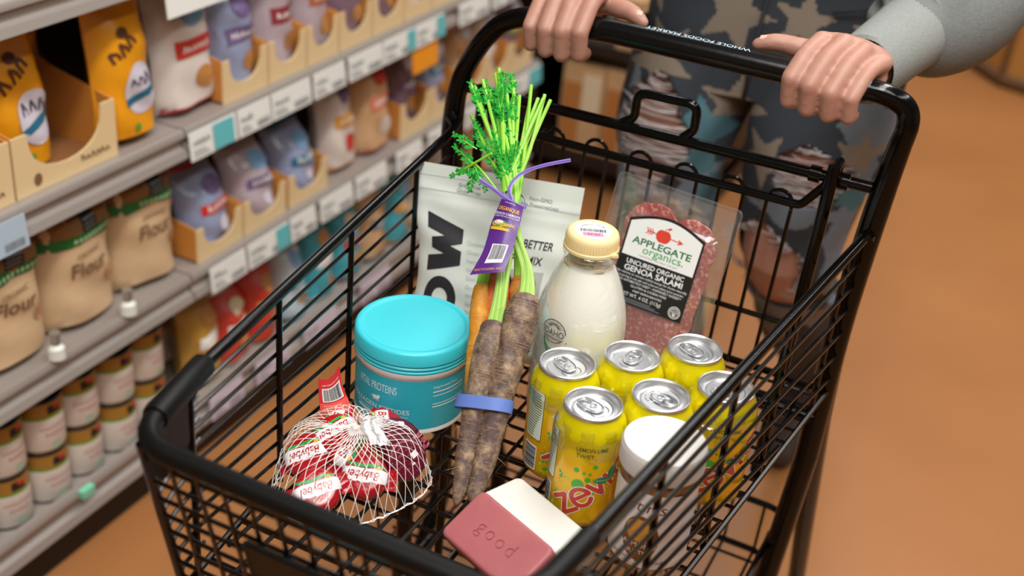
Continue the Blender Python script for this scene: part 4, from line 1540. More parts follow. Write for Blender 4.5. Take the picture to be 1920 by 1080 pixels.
d.rrect(0.036, 0.02, 0.08, 0.085, 0.002, mat('pale_blue_panel', '#cfd6e2', 0.5), 1)
d.emit(mb, cyl(jr), 0.004, h=0.00008)
mb.build('label', jar)

# ------------------------------------------------ two soap bars
PINKS = mat('dusty_pink_soap', '#ad6264', 0.5, var=(35, '#a2575b', 0.3), bump=(120, 0.06), sss=0.05)
WHITES = mat('white_soap', '#dddbd5', 0.5, bump=(900, 0.12))


def soap(name, L, Wd, T, rad, m, word=None):
    bm = bmesh.new()
    bmesh.ops.create_cube(bm, size=1)
    for v in bm.verts:
        v.co.x *= L
        v.co.y *= Wd
        v.co.z = v.co.z * T + T / 2
    ve = [e for e in bm.edges if abs(e.verts[0].co.z - e.verts[1].co.z) > T * 0.5]
    bmesh.ops.bevel(bm, geom=ve, offset=rad, segments=6, affect='EDGES', profile=0.5)
    he = [e for e in bm.edges if abs(e.verts[0].co.z - e.verts[1].co.z) < 1e-6 and len(e.link_faces) == 2 and abs(e.link_faces[0].normal.z - e.link_faces[1].normal.z) > 0.5]
    bmesh.ops.bevel(bm, geom=he, offset=min(rad * 0.55, 0.0035), segments=4, affect='EDGES', profile=0.5)
    me = bpy.data.meshes.new(name)
    bm.to_mesh(me)
    bm.free()
    me.materials.append(m)
    ob = bpy.data.objects.new(name, me)
    COL.objects.link(ob)
    if word:
        cu = bpy.data.curves.new('stamp', 'FONT')
        cu.body = word
        cu.size = 0.0195
        cu.align_x = 'CENTER'
        cu.extrude = 0.0011
        cu.offset = -0.0002
        cu.space_character = 1.25
        cu.resolution_u = 3
        st = bpy.data.objects.new('stamp', cu)
        COL.objects.link(st)
        st.location = (0, -0.005, T)
        bpy.context.view_layer.update()
        tm = bpy.data.meshes.new_from_object(st.evaluated_get(bpy.context.evaluated_depsgraph_get()))
        bpy.data.objects.remove(st)
        to = bpy.data.objects.new('stamp', tm)
        COL.objects.link(to)
        to.location = (0, -0.005, T)
        md = ob.modifiers.new('stamp', 'BOOLEAN')
        md.operation = 'DIFFERENCE'
        md.object = to
        md.solver = 'EXACT'
        bpy.context.view_layer.update()
        nm = bpy.data.meshes.new_from_object(ob.evaluated_get(bpy.context.evaluated_depsgraph_get()))
        ob.modifiers.clear()
        ob.data = nm
        bpy.data.objects.remove(to)
    ob.data.polygons.foreach_set('use_smooth', [True] * len(ob.data.polygons))
    ob.data.set_sharp_from_angle(angle=math.radians(35))
    return ob


def frame(o, u, w, n):
    M = Matrix.Identity(4)
    for i in range(3):
        M[i][0], M[i][1], M[i][2], M[i][3] = u[i], w[i], n[i], o[i]
    return M


A, Cc, Bb = V(-0.019, -0.123, B + 0.0455), V(0.068, -0.160, B + 0.0455), V(-0.0355, -0.165, B + 0.0195)
u = (Cc - A).normalized()
w_ = (A - Bb)
w_ = (w_ - u * w_.dot(u)).normalized()
n_ = u.cross(w_)
L_, Wd_ = (Cc - A).length + 0.003, (A - Bb).length + 0.002
ps = soap('soap_bar', L_, Wd_, 0.021, 0.007, PINKS, 'good')
ps.matrix_world = frame((A + Cc) / 2 - w_ * (Wd_ / 2) - n_ * 0.021 + w_ * 0.001, u, w_, n_)
tag(ps, 'dusty pink soap bar stamped with a word, leaning on the white bar at the bottom', 'soap')
W1, W2 = V(-0.006, -0.068, B), V(0.0785, -0.105, B)
u = (W2 - W1).normalized()
w_ = V(-u.y, u.x, 0)
Lw = (W2 - W1).length + 0.005
ws = soap('soap_bar', Lw, 0.058, 0.0285, 0.007, WHITES)
ws.matrix_world = frame((W1 + W2) / 2 - w_ * 0.0285 + V(0.0, 0, 0.0005), u, w_, V(0, 0, 1))
tag(ws, 'plain white soap bar lying flat under the edge of the pink bar', 'soap')

# ------------------------------------------------ sliced salami in a clear tray
SAL = bpy.data.materials.new('salami_meat')
SAL.use_nodes = True
nt = SAL.node_tree
bs = nt.nodes['Principled BSDF']
bs.inputs['Roughness'].default_value = 0.4
tc = nt.nodes.new('ShaderNodeTexCoord')
vo = nt.nodes.new('ShaderNodeTexNoise')
vo.inputs['Scale'].default_value = 260
vo.inputs['Detail'].default_value = 3
n2 = nt.nodes.new('ShaderNodeTexNoise')
n2.inputs['Scale'].default_value = 30
rp = nt.nodes.new('ShaderNodeValToRGB')
rp.color_ramp.elements[0].position, rp.color_ramp.elements[0].color = 0.52, rgb('#b4625a') + (1,)
rp.color_ramp.elements[1].position, rp.color_ramp.elements[1].color = 0.66, rgb('#deb0a4') + (1,)
rp2 = nt.nodes.new('ShaderNodeValToRGB')
rp2.color_ramp.elements[0].position, rp2.color_ramp.elements[0].color = 0.35, (0.72, 0.6, 0.6, 1)
rp2.color_ramp.elements[1].position, rp2.color_ramp.elements[1].color = 0.65, (1, 1, 1, 1)
mx = nt.nodes.new('ShaderNodeMix')
mx.data_type = 'RGBA'
mx.blend_type = 'MULTIPLY'
mx.inputs[0].default_value = 1.0
for a_, b_ in ((tc.outputs['Object'], vo.inputs['Vector']), (tc.outputs['Object'], n2.inputs['Vector']), (vo.outputs['Fac'], rp.inputs[0]), (n2.outputs['Fac'], rp2.inputs[0]), (rp.outputs[0], mx.inputs[6]), (rp2.outputs[0], mx.inputs[7]), (mx.outputs[2], bs.inputs['Base Color'])):
    nt.links.new(a_, b_)

PETP = clear_mat('clear_tray_plastic', '#f7f7f7', 0.06, 0.07, 0.55, 0.05)
PK = V(-0.0755, 0.201, B + 0.0085)
U = V(0.9985, -0.012, -0.052).normalized()
N0 = V(-0.02, -0.955, 0.295)
N0 = (N0 - U * N0.dot(U)).normalized()
Vv = N0.cross(U)
pack = thing('salami_pack', 'clear hanging pack of sliced salami with black and white label, leaning on the rear wires', 'food pack', PK)
PW, PH = 0.1425, 0.205


def pm(x, y, h):       # pack coordinates -> local to the pack
    return U * x + Vv * y + N0 * h


# backing sheet with hang hole
mb = MB()
ol = []
rr = 0.006
for cx, cy, a0 in ((PW - rr, rr, -PI / 2), (PW - rr, PH - rr, 0), (rr, PH - rr, PI / 2), (rr, rr, PI)):
    for k in range(6):
        a = a0 + PI / 2 * k / 5
        ol.append((cx + rr * math.cos(a), cy + rr * math.sin(a)))
hx, hy = 0.082, PH - 0.019
hole = []
for k in range(6):
    hole.append((hx + 0.0165 + 0.0032 * math.cos(-PI / 2 + PI * k / 5), hy + 0.0032 * math.sin(-PI / 2 + PI * k / 5)))
for k in range(7):
    hole.append((hx + 0.0075 * math.cos(0.35 + (PI - 0.7) * k / 6), hy + 0.0075 * math.sin(0.35 + (PI - 0.7) * k / 6) + 0.0005))
for k in range(6):
    hole.append((hx - 0.0165 + 0.0032 * math.cos(PI / 2 + PI * k / 5), hy + 0.0032 * math.sin(PI / 2 + PI * k / 5)))
tr = tessellate_polygon([[V(p[0], p[1], 0) for p in ol], [V(p[0], p[1], 0) for p in hole]])
allp = ol + hole
mb.add([pm(p[0], p[1], 0.0) for p in allp], [tuple(t) for t in tr], PETP, False)
mb.tube([pm(p[0], p[1], 0.0) for p in hole], 0.0003, PETP, 4, closed=True)
mb.tube([pm(p[0], p[1], 0.0) for p in ol], 0.0006, PETP, 5, closed=True)
mb.build('backing_sheet', pack)
# raised blister
mb = MB()


def rr_loop(x0, y0, x1, y1, r_, h, n=6):
    out = []
    for cx, cy, a0 in ((x1 - r_, y0 + r_, -PI / 2), (x1 - r_, y1 - r_, 0), (x0 + r_, y1 - r_, PI / 2), (x0 + r_, y0 + r_, PI)):
        for k in range(n + 1):
            a = a0 + PI / 2 * k / n
            out.append(pm(cx + r_ * math.cos(a), cy + r_ * math.sin(a), h))
    return out


loops = [rr_loop(0.004, 0.003, PW - 0.004, PH - 0.004, 0.006, 0.0015), rr_loop(0.012, 0.006, PW - 0.010, PH - 0.034, 0.02, 0.0018), rr_loop(0.014, 0.007, PW - 0.012, PH - 0.036, 0.02, 0.0105), rr_loop(0.017, 0.009, PW - 0.0155, PH - 0.039, 0.018, 0.012)]
nl = len(loops[0])
mb.grid(nl, 3, lambda i, j: loops[j][i], PETP, wrapu=True)
mb.add(loops[3], [tuple(range(nl))], PETP, False)
mb.build('blister', pack)
# slices: two overlapping columns
rs = random.Random(5)
for k in range(5):
    for col_ in range(2):
        cx = 0.053 + 0.045 * col_
        cy = 0.040 + 0.0275 * k + (0.003 if col_ == 0 else -0.002)
        ex, ey = 0.031, 0.032
        h0 = 0.0012 + 0.0014 * (4 - k) + 0.0007 * col_
        ph = rs.uniform(0, 6)
        n = 36
        mb = MB()

        def edge(i, f=1.0):
            a = 2 * PI * i / n
            q = 1 + 0.025 * math.sin(3 * a + ph) + 0.02 * math.sin(7 * a + 2 * ph) + 0.012 * math.sin(13 * a)
            return cx + ex * f * q * math.cos(a), cy + ey * f * q * math.sin(a)
        top = [pm(*edge(i, 0.97), h0 + 0.0013) for i in range(n)]
        bot = [pm(*edge(i), h0) for i in range(n)]
        mid_ = [pm(*edge(i, 0.5), h0 + 0.0015 + 0.0004 * math.sin(i)) for i in range(n)]
        mb.add(bot + top + mid_ + [pm(cx, cy, h0 + 0.0014)], [(i, (i + 1) % n, n + (i + 1) % n, n + i) for i in range(n)] + [(n + i, n + (i + 1) % n, 2 * n + (i + 1) % n, 2 * n + i) for i in range(n)] + [(2 * n + i, 2 * n + (i + 1) % n, 3 * n) for i in range(n)] + [tuple(reversed(range(n)))], SAL)
        mb.build('salami_slice', pack)
# label
mb = MB()
d = Dec()
LW, LH = 0.087, 0.104
x0, y0 = 0.0295, 0.0705
BLKP = mat('black_label_print', '#151515', 0.45)
LWH = mat('white_label_paper', '#eceeec', 0.45)
RED2 = mat('apple_red_print', '#d93f2c', 0.5)
GR2 = mat('deep_green_print', '#14703a', 0.5)
GR3 = mat('bright_green_print', '#35a04a', 0.5)


def arch(x, base, top_, hump):
    return [(x[0] + (x[1] - x[0]) * k / 14, top_ + hump * math.sin(PI * k / 14)) for k in range(15)]


outl = [(x0, y0), (x0 + LW, y0)] + list(reversed(arch((x0, x0 + LW), 0, y0 + LH - 0.012, 0.012)))
d.poly(outl, BLKP, 0)
wl = [(x0 + 0.0022, y0 + 0.052), (x0 + LW - 0.0022, y0 + 0.052)] + list(reversed(arch((x0 + 0.0022, x0 + LW - 0.0022), 0, y0 + LH - 0.0145, 0.0115)))
d.poly(wl, LWH, 1)
cx = x0 + LW / 2
# apple with arrow
ay = y0 + 0.0835
app = []
for k in range(28):
    a = 2 * PI * k / 28
    rr_ = 0.0078 * (1 - 0.22 * math.exp(-((a - PI / 2) / 0.35) ** 2) - 0.1 * math.exp(-((a - 3 * PI / 2) / 0.3) ** 2))
    app.append((cx - 0.002 + rr_ * 1.08 * math.cos(a), ay + rr_ * math.sin(a)))
d.poly(app, RED2, 3)
d.line([(cx - 0.002, ay + 0.006), (cx - 0.0008, ay + 0.0095)], 0.0008, RED2, 3)
d.poly([(cx - 0.0005, ay + 0.0085), (cx + 0.003, ay + 0.0115), (cx + 0.0055, ay + 0.0105), (cx + 0.0025, ay + 0.0082)], RED2, 3)
d.line([(cx - 0.021, ay + 0.001), (cx + 0.0155, ay - 0.0005)], 0.0011, RED2, 2)
d.poly([(cx + 0.0145, ay - 0.0038), (cx + 0.0215, ay - 0.0008), (cx + 0.0148, ay + 0.0026), (cx + 0.0162, ay - 0.0006)], RED2, 3)
for k in range(3):
    xx = cx - 0.021 + 0.0028 * k
    d.line([(xx + 0.002, ay + 0.001), (xx - 0.0012, ay + 0.0045)], 0.0010, RED2, 3)
    d.line([(xx + 0.002, ay + 0.001), (xx - 0.0012, ay - 0.0025)], 0.0010, RED2, 3)
d.text('APPLEGATE', cx, y0 + 0.0672, 0.0105, GR2, 'c', bold=0.02, width=0.068, layer=3)
d.text('organics.', cx + 0.004, y0 + 0.0590, 0.0118, GR3, 'c', width=0.047, layer=3, bold=0.004)
d.text('CHANGING THE MEAT WE EAT', cx, y0 + 0.0545, 0.0026, GREYINK, 'c', layer=3, width=0.045)
d.text('UNCURED ORGANIC', cx, y0 + 0.0440, 0.0074, LWH, 'c', bold=0.018, width=0.067, layer=3)
d.text('GENOA SALAMI', cx, y0 + 0.0362, 0.0088, LWH, 'c', bold=0.02, width=0.068, layer=3)
for k, t in enumerate(('No nitrites or nitrates added except for those naturally', 'occurring in sea salt and cultured celery juice powder.', 'NO ANTIBIOTICS USED* - HUMANELY RAISED**')):
    d.text(t, cx, y0 + 0.0320 - 0.0041 * k, 0.0037, LWH, 'c', width=0.082 - 0.004 * k, layer=3)
d.text('GLUTEN & CASEIN FREE', cx, y0 + 0.0196, 0.0034, LWH, 'c', width=0.042, layer=3)
d.text('KEEP REFRIGERATED', cx, y0 + 0.0150, 0.0032, LWH, 'c', width=0.034, layer=3)
d.text('NET WT. 4 OZ. (113g)', cx - 0.006, y0 + 0.0088, 0.0056, LWH, 'c', width=0.047, layer=3)
for k in range(3):
    d.rect(x0 + 0.01, y0 + 0.002 + 0.0018 * k, x0 + 0.062 - 0.006 * k, y0 + 0.0027 + 0.0018 * k, GREYINK, 3)
d.ellipse(x0 + LW - 0.0095, y0 + 0.0088, 0.0068, 0.0068, LWH, 3, 28)
d.ellipse(x0 + LW - 0.0095, y0 + 0.0088, 0.0060, 0.0060, BLKP, 4, 28)
d.arc(x0 + LW - 0.0095, y0 + 0.0088, 0.0047, 0.0047, 0, 2 * PI, 0.0006, LWH, 5)
for k in range(5):
    d.line([(x0 + LW - 0.0095, y0 + 0.0045), (x0 + LW - 0.0095 + 0.0045 * math.cos(0.5 + 0.53 * k), y0 + 0.0088 + 0.004 * math.sin(0.5 + 0.53 * k))], 0.0005, LWH, 5)
d.emit(mb, lambda a, b, h: pm(a, b, 0.0122 + h), 0.02, h=0.00008)
mb.build('label', pack)

# ------------------------------------------------ white pouch of baking mix
POUCHM = mat('matte_white_pouch', '#dfe3dc', 0.5, bump=(35, 0.18))
PBL, PBR, PTL, PTR = V(-0.240, 0.112, B + 0.002), V(-0.072, 0.152, B + 0.002), V(-0.2605, 0.166, B + 0.1955), V(-0.0775, 0.193, B + 0.205)
pn = (PBR - PBL).cross(PTL - PBL).normalized()
if pn.y > 0:
    pn = -pn
pouch_root = thing('baking_mix_pouch', 'white stand-up pouch with large black sideways lettering, behind the tub and carrots', 'pouch', (PBL + PBR) / 2)
PO = (PBL + PBR) / 2


def pface(s, t, h, sgn=1):
    w = PBL.lerp(PBR, s).lerp(PTL.lerp(PTR, s), t)
    e = (1 - abs(2 * s - 1) ** 3) ** 0.7 if 0 < s < 1 else 0
    base = min(1, (t / 0.08) ** 0.6) if t < 0.08 else 1
    prof = base * (1 if t < 0.35 else max(0.0, 1 - ((t - 0.35) / 0.52) ** 1.5) if t < 0.87 else 0)
    pin = 0.010 * math.sin(PI * min(1, max(0, (t - 0.02) / 0.75))) * (1 - 2 * s)
    wr = 0.0012 * math.sin(14 * s + 9 * t) * math.sin(11 * t + 2) + 0.0008 * math.sin(31 * t + 8 * s)
    if t > 0.86:
        wr = 0.0018 * math.sin(5 * s + 1) * (t - 0.86) / 0.14
    crease = 0.0022 * (math.exp(-((t - 0.865) / 0.012) ** 2) + 0.5 * math.exp(-((t - 0.80) / 0.01) ** 2))
    return w + V(pin, pin * 0.15, 0) + pn * (sgn * (0.021 * prof * e + 0.0006) + wr + crease + h) - PO


mb = MB()
mb.grid(40, 48, lambda i, j: pface(i / 40, j / 48, 0, 1), POUCHM)
mb.grid(24, 24, lambda i, j: pface(i / 24, j / 24, 0, -1), POUCHM, flip=True)
mb.build('pouch_body', pouch_root)
mb = MB()
d = Dec()
CHAR = mat('charcoal_print', '#2b2a2d', 0.5)
LGREY = mat('light_grey_print', '#b9c3c1', 0.5)
PANEL = mat('grey_photo_panel', '#b3b5b0', 0.5)
FW, FH = 0.187, 0.205
d.text('KNOW', 0.0575, 0.1385 + 0.012, 0.0585, CHAR, 'r', rot=PI / 2, bold=0.05, width=0.205) if False else None
# block letters drawn sideways, reading upwards
def sideways(polys, bx, by, wdt, hgt):
    for poly_ in polys:
        d.poly([(bx - hgt * q, by + wdt * p) for p, q in poly_], CHAR, 1)


Wp = [[(0, 1), (0.26, 1), (0.35, 0.5), (0.41, 0.88), (0.59, 0.88), (0.65, 0.5), (0.74, 1), (1, 1), (0.80, 0), (0.565, 0), (0.5, 0.34), (0.435, 0), (0.20, 0)]]
sideways(Wp, 0.0600, 0.0885, 0.0640, 0.0450)
ringo = [(0.5 + 0.5 * math.cos(2 * PI * k / 32), 0.5 + 0.5 * math.sin(2 * PI * k / 32)) for k in range(33)]
ringi = [(0.5 + 0.24 * math.cos(2 * PI * k / 32), 0.5 + 0.24 * math.sin(2 * PI * k / 32)) for k in range(33)]
for k in range(32):
    sideways([[ringo[k], ringo[k + 1], ringi[k + 1], ringi[k]]], 0.0600, 0.036, 0.0500, 0.0450)
for k, t in enumerate(('Cholesterol', 'Gluten Free', 'Natural', 'Non GMO', 'Grain Free', 'Gluten Free', 'Wheat Free', 'Dairy Free', 'Peanut Free', 'Soy Free')):
    d.text(t, 0.066 + 0.001 * k, 0.1245 - 0.0094 * k, 0.0062, LGREY, 'l')
d.text('Grain Free', 0.060, 0.1845, 0.0058, GREYINK, 'c')
d.text('Gluten Free', 0.060, 0.1785, 0.0058, GREYINK, 'c')
d.text('Non-GMO', 0.142, 0.1830, 0.0058, GREYINK, 'c')
d.text('No Preservatives', 0.142, 0.1768, 0.0056, GREYINK, 'c', width=0.042)
d.text('KNOW BETTER', 0.1685, 0.1330, 0.0128, CHAR, 'r', width=0.072, bold=0.012)
d.text('WAFFLE MIX', 0.1605, 0.1155, 0.0128, CHAR, 'r', width=0.062, bold=0.012)
d.rect(0.098, 0.02, 0.166, 0.108, PANEL, 1)
d.ellipse(0.1475, 0.0915, 0.0125, 0.0135, CHAR, 2, 30)
d.text('2g', 0.1475, 0.0945, 0.0082, LWH, 'c', layer=3)
d.text('NET CARBS', 0.1475, 0.0885, 0.0046, LWH, 'c', layer=3, width=0.02)
d.text('PER SERVING', 0.1475, 0.0845, 0.0026, LWH, 'c', layer=3)
d.ellipse(0.118, 0.0915, 0.0125, 0.0135, CHAR, 2, 30)
d.line([(0.0, FH * 0.865), (FW, FH * 0.865)], 0.0006, LGREY, 1)
d.line([(0.0, FH * 0.935), (0.11, FH * 0.945)], 0.0005, LGREY, 1)
d.emit(mb, lambda a, b, h: pface(min(0.999, max(0.001, a / FW)), b / FH, h + 0.0004, 1), 0.005, h=0.00012)
mb.build('print', pouch_root)
# ================================================================== bunch of carrots
def carrot_mat(name, c1, c2, c3, rings=True):
    m = bpy.data.materials.new(name)
    m.use_nodes = True
    nt = m.node_tree
    b = nt.nodes['Principled BSDF']
    b.inputs['Roughness'].default_value = 0.55
    tc = nt.nodes.new('ShaderNodeTexCoord')
    n1 = nt.nodes.new('ShaderNodeTexNoise')
    n1.inputs['Scale'].default_value = 75
    n1.inputs['Detail'].default_value = 8
    n1.inputs['Roughness'].default_value = 0.7
    r1 = nt.nodes.new('ShaderNodeValToRGB')
    r1.color_ramp.elements[0].position, r1.color_ramp.elements[0].color = 0.42, rgb(c2) + (1,)
    r1.color_ramp.elements[1].position, r1.color_ramp.elements[1].color = 0.53, rgb(c1) + (1,)
    e = r1.color_ramp.elements.new(0.64)
    e.color = rgb(c3) + (1,)
    nt.links.new(tc.outputs['Object'], n1.inputs['Vector'])
    nt.links.new(n1.outputs['Fac'], r1.inputs[0])
    nt.links.new(r1.outputs[0], b.inputs['Base Color'])
    bp = nt.nodes.new('ShaderNodeBump')
    bp.inputs['Strength'].default_value = 0.5
    bp.inputs['Distance'].default_value = 0.001
    nt.links.new(n1.outputs['Fac'], bp.inputs['Height'])
    nt.links.new(bp.outputs[0], b.inputs['Normal'])
    return m


PURC = carrot_mat('earthy_purple_carrot_skin', '#846e5b', '#5a4643', '#ae9472')
YELC = carrot_mat('yellow_carrot_skin', '#e0992c', '#d18a24', '#e8b045')
ORAC = carrot_mat('orange_carrot_skin', '#dc7440', '#cf6533', '#e58c58')
SCAR = mat('pale_carrot_ring', '#a8895f', 0.7)
SCARO = mat('pale_orange_ring', '#eab080', 0.7)
STEM = mat('bright_green_stalk', '#7fcb2e', 0.42, var=(30, '#a5dc4e', 0.3), sss=0.05)
STEMP = mat('pale_green_stalk_base', '#b9dd7a', 0.45, var=(40, '#9ccc58', 0.3), sss=0.05)
FROND = mat('carrot_leaf_green', '#149a2c', 0.6, var=(60, '#26b03a', 0.3), spec=0.2)
TIE = V(-0.106, 0.072, B + 0.2265)


def carrot(pts, rad, m, label, seed, ringm, nring=34, hairs=8):
    r = random.Random(seed)
    P = spline([Vector(p) + V(0, 0, B) for p in pts], 12)
    R = spline1(rad, 12)
    root = thing('carrot', label, 'carrot', P[0], group='bunch of carrots')
    O = P[0]
    n = 26
    T = [(P[min(i + 1, len(P) - 1)] - P[max(i - 1, 0)]).normalized() for i in range(len(P))]
    mb = MB()
    ph = [r.uniform(0, 6) for _ in range(5)]

    def sf(i, j, lift=0.0):
        t = T[j]
        a = V(1, 0, 0) - t * t.x
        a.normalize()
        b = t.cross(a)
        th = 2 * PI * i / n
        rr = R[j] * (1 + 0.03 * math.sin(2 * th + ph[0] + j * 0.11) + 0.022 * math.sin(0.55 * j + ph[1]) + 0.02 * math.sin(5 * th + 0.37 * j + ph[2])) + lift
        if ringm is not None:
            rr -= 0.00035 * (1 if (j % 5 == 0) else 0)
        return P[j] + a * (rr * math.cos(th)) + b * (rr * math.sin(th)) - O
    mb.grid(n, len(P) - 1, sf, m, wrapu=True)
    jl = len(P) - 1
    cap_ = []
    for f_, h_ in ((1.0, 0.0), (0.9, 0.28), (0.7, 0.48), (0.42, 0.58), (0.15, 0.6)):
        for i in range(n):
            cap_.append((sf(i, jl) - (P[jl] - O)) * f_ + (P[jl] - O) + T[jl] * R[jl] * h_)
    mb.add(cap_, [(k_ * n + i, k_ * n + (i + 1) % n, (k_ + 1) * n + (i + 1) % n, (k_ + 1) * n + i) for k_ in range(4) for i in range(n)] + [tuple(4 * n + i for i in range(n))], m)
    mb.add([sf(i, 0) for i in range(n)] + [P[0] - T[0] * R[0] * 1.4 - O], [((i + 1) % n, i, n) for i in range(n)], m)
    if ringm is not None:
        for k in range(nring):
            j = r.randrange(2, len(P) - 3)
            a0 = r.randrange(n)
            L = r.randrange(3, 8)
            w = r.uniform(0.00016, 0.00034)
            mb.tube([sf(a0 + q, j, 0.00008) for q in range(L)], [w * 0.5] + [w] * (L - 2) + [w * 0.5], ringm, 5)
    mb.build('root', root)
    if hairs:
        mb = MB()
        for k in range(hairs):
            j = r.randrange(3, len(P) - 4)
            i = r.randrange(n)
            p = sf(i, j)
            q = (p - (P[j] - O)).normalized()
            l = r.uniform(0.003, 0.011)
            mb.tube([p, p + q * l * 0.5 + V(0, 0, -l * 0.3), p + q * l + V(r.uniform(-1, 1) * l * 0.5, 0, -l * 0.8)], [0.00025, 0.0002, 0.0001], ringm or SCAR, 4)
        mb.build('root_hair', root)
    return root, P[-1], T[-1], R[-1], O


c1 = carrot([(-0.0505, -0.108, 0.0075), (-0.0555, -0.090, 0.0275), (-0.0635, -0.062, 0.0615), (-0.0702, -0.035, 0.0945), (-0.0735, -0.018, 0.1155), (-0.0765, -0.004, 0.1335)],
            [0.0046, 0.0085, 0.0118, 0.0138, 0.0148, 0.0132], PURC, 'shorter dirty purple carrot in front, its tip lying free left of the soap', 1, SCAR, 120, 26)
c2 = carrot([(-0.0375, -0.1, 0.0125), (-0.0395, -0.082, 0.0335), (-0.0445, -0.0565, 0.0655), (-0.0497, -0.030, 0.0985), (-0.0528, -0.007, 0.127), (-0.0552, 0.0085, 0.1475), (-0.0568, 0.0185, 0.159)],
            [0.007, 0.0100, 0.0122, 0.0142, 0.0158, 0.0166, 0.0135], PURC, 'thicker dirty purple carrot on the right, its lower end behind the pink soap', 2, SCAR, 140, 30)
c3 = carrot([(-0.080, -0.034, 0.072), (-0.0875, -0.018, 0.0915), (-0.0945, 0.0, 0.1125), (-0.103, 0.018, 0.1365), (-0.1083, 0.0295, 0.1507)], [0.0065, 0.0088, 0.0098, 0.0104, 0.0086], YELC, 'slim yellow carrot at the left of the bunch beside the teal lid', 3, SCARO, 14, 3)
c4 = carrot([(-0.076, -0.008, 0.088), (-0.0815, 0.003, 0.105), (-0.0872, 0.016, 0.1225), (-0.0948, 0.034, 0.1445), (-0.1005, 0.0475, 0.1605)], [0.009, 0.0110, 0.0122, 0.0128, 0.0102], ORAC, 'pale orange carrot in the middle of the bunch behind the stalks', 4, SCARO, 14, 0)
c5 = carrot([(-0.062, 0.024, 0.115), (-0.0665, 0.034, 0.1275), (-0.073, 0.046, 0.146), (-0.0795, 0.0545, 0.157)], [0.011, 0.0122, 0.0125, 0.0098], carrot_mat('amber_carrot_skin', '#c98a3c', '#b8762c', '#d8a050'), 'amber carrot mostly hidden between the orange and the thick purple carrot', 5, SCARO, 10, 0)


def frond(mb, p, d, L, r, m):
    """feathery carrot leaf: a bent rib with split leaflets (thin solids)."""
    d = d.normalized()
    side = d.cross(V(0.35, -0.8, 0.5)).normalized()
    up = side.cross(d)
    n = 7
    rib = [p + d * (L * k / n) + up * (0.12 * L * (k / n) ** 2 * r.uniform(-1, 1.2)) for k in range(n + 1)]
    mb.tube(rib, [0.0007 * (1 - 0.7 * k / n) for k in range(n + 1)], STEM, 5)
    for k in range(1, n + 1):
        for s in (-1, 1):
            for q in range(3):
                dd = (d * r.uniform(0.5, 1.0) + side * s * r.uniform(0.35, 1.1) + up * r.uniform(-0.45, 0.45)).normalized()
                l = L * r.uniform(0.16, 0.34) * (1.05 - 0.5 * k / n)
                wv = dd.cross(up).normalized() * l * r.uniform(0.12, 0.2)
                nn = wv.cross(dd).normalized() * 0.00018
                a = rib[k] + d * r.uniform(-0.3, 0.3) * L / n
                b_ = a + dd * l
                mid_ = a + dd * l * 0.55
                vs_ = [a + nn, mid_ + wv + nn, b_ + nn, mid_ - wv + nn, a - nn, mid_ + wv - nn, b_ - nn, mid_ - wv - nn]
                mb.add(vs_, [(0, 1, 2, 3), (7, 6, 5, 4), (0, 4, 5, 1), (1, 5, 6, 2), (2, 6, 7, 3), (3, 7, 4, 0)], m, False)
                # notch tips
                mb.add([mid_ + wv * 0.9 + nn, mid_ + wv * 1.9 + dd * l * 0.25 + nn, mid_ + dd * l * 0.2 + wv * 0.4 + nn], [(0, 1, 2)], m, False)


tips = [(-0.1985, 0.1492, 0.305), (-0.1925, 0.1475, 0.3030), (-0.1861, 0.1519, 0.3103), (-0.1765, 0.1604, 0.317), (-0.1735, 0.1615, 0.323), (-0.1592, 0.1524, 0.308), (-0.1486, 0.145, 0.2988), (-0.1435, 0.1513, 0.3046), (-0.135, 0.1584, 0.3155),
        (-0.1236, 0.1527, 0.3063), (-0.1178, 0.1547, 0.3108), (-0.1095, 0.1511, 0.3084), (-0.116, 0.1479, 0.3094), (-0.128, 0.14, 0.285), (-0.15, 0.15, 0.285), (-0.165, 0.145, 0.29), (-0.138, 0.135, 0.27), (-0.121, 0.158, 0.30), (-0.19, 0.14, 0.275), (-0.178, 0.155, 0.30), (-0.168, 0.158, 0.318), (-0.155, 0.16, 0.315), (-0.147, 0.156, 0.30), (-0.131, 0.15, 0.302), (-0.125, 0.145, 0.29), (-0.160, 0.135, 0.262)]
rs = random.Random(11)
who = [2, 2, 2, 0, 0, 3, 3, 0, 0, 1, 1, 1, 1, 4, 3, 2, 4, 1, 2, 3, 0, 3, 0, 1, 4, 3]
fr = {3: 2, 0: 4, 1: 5, 2: 6, 4: 3, 5: 5, 15: 6, 14: 5, 6: 1, 18: 5, 19: 8, 20: 6, 21: 3, 22: 1, 25: 2}
allc = [c1, c2, c3, c4, c5]
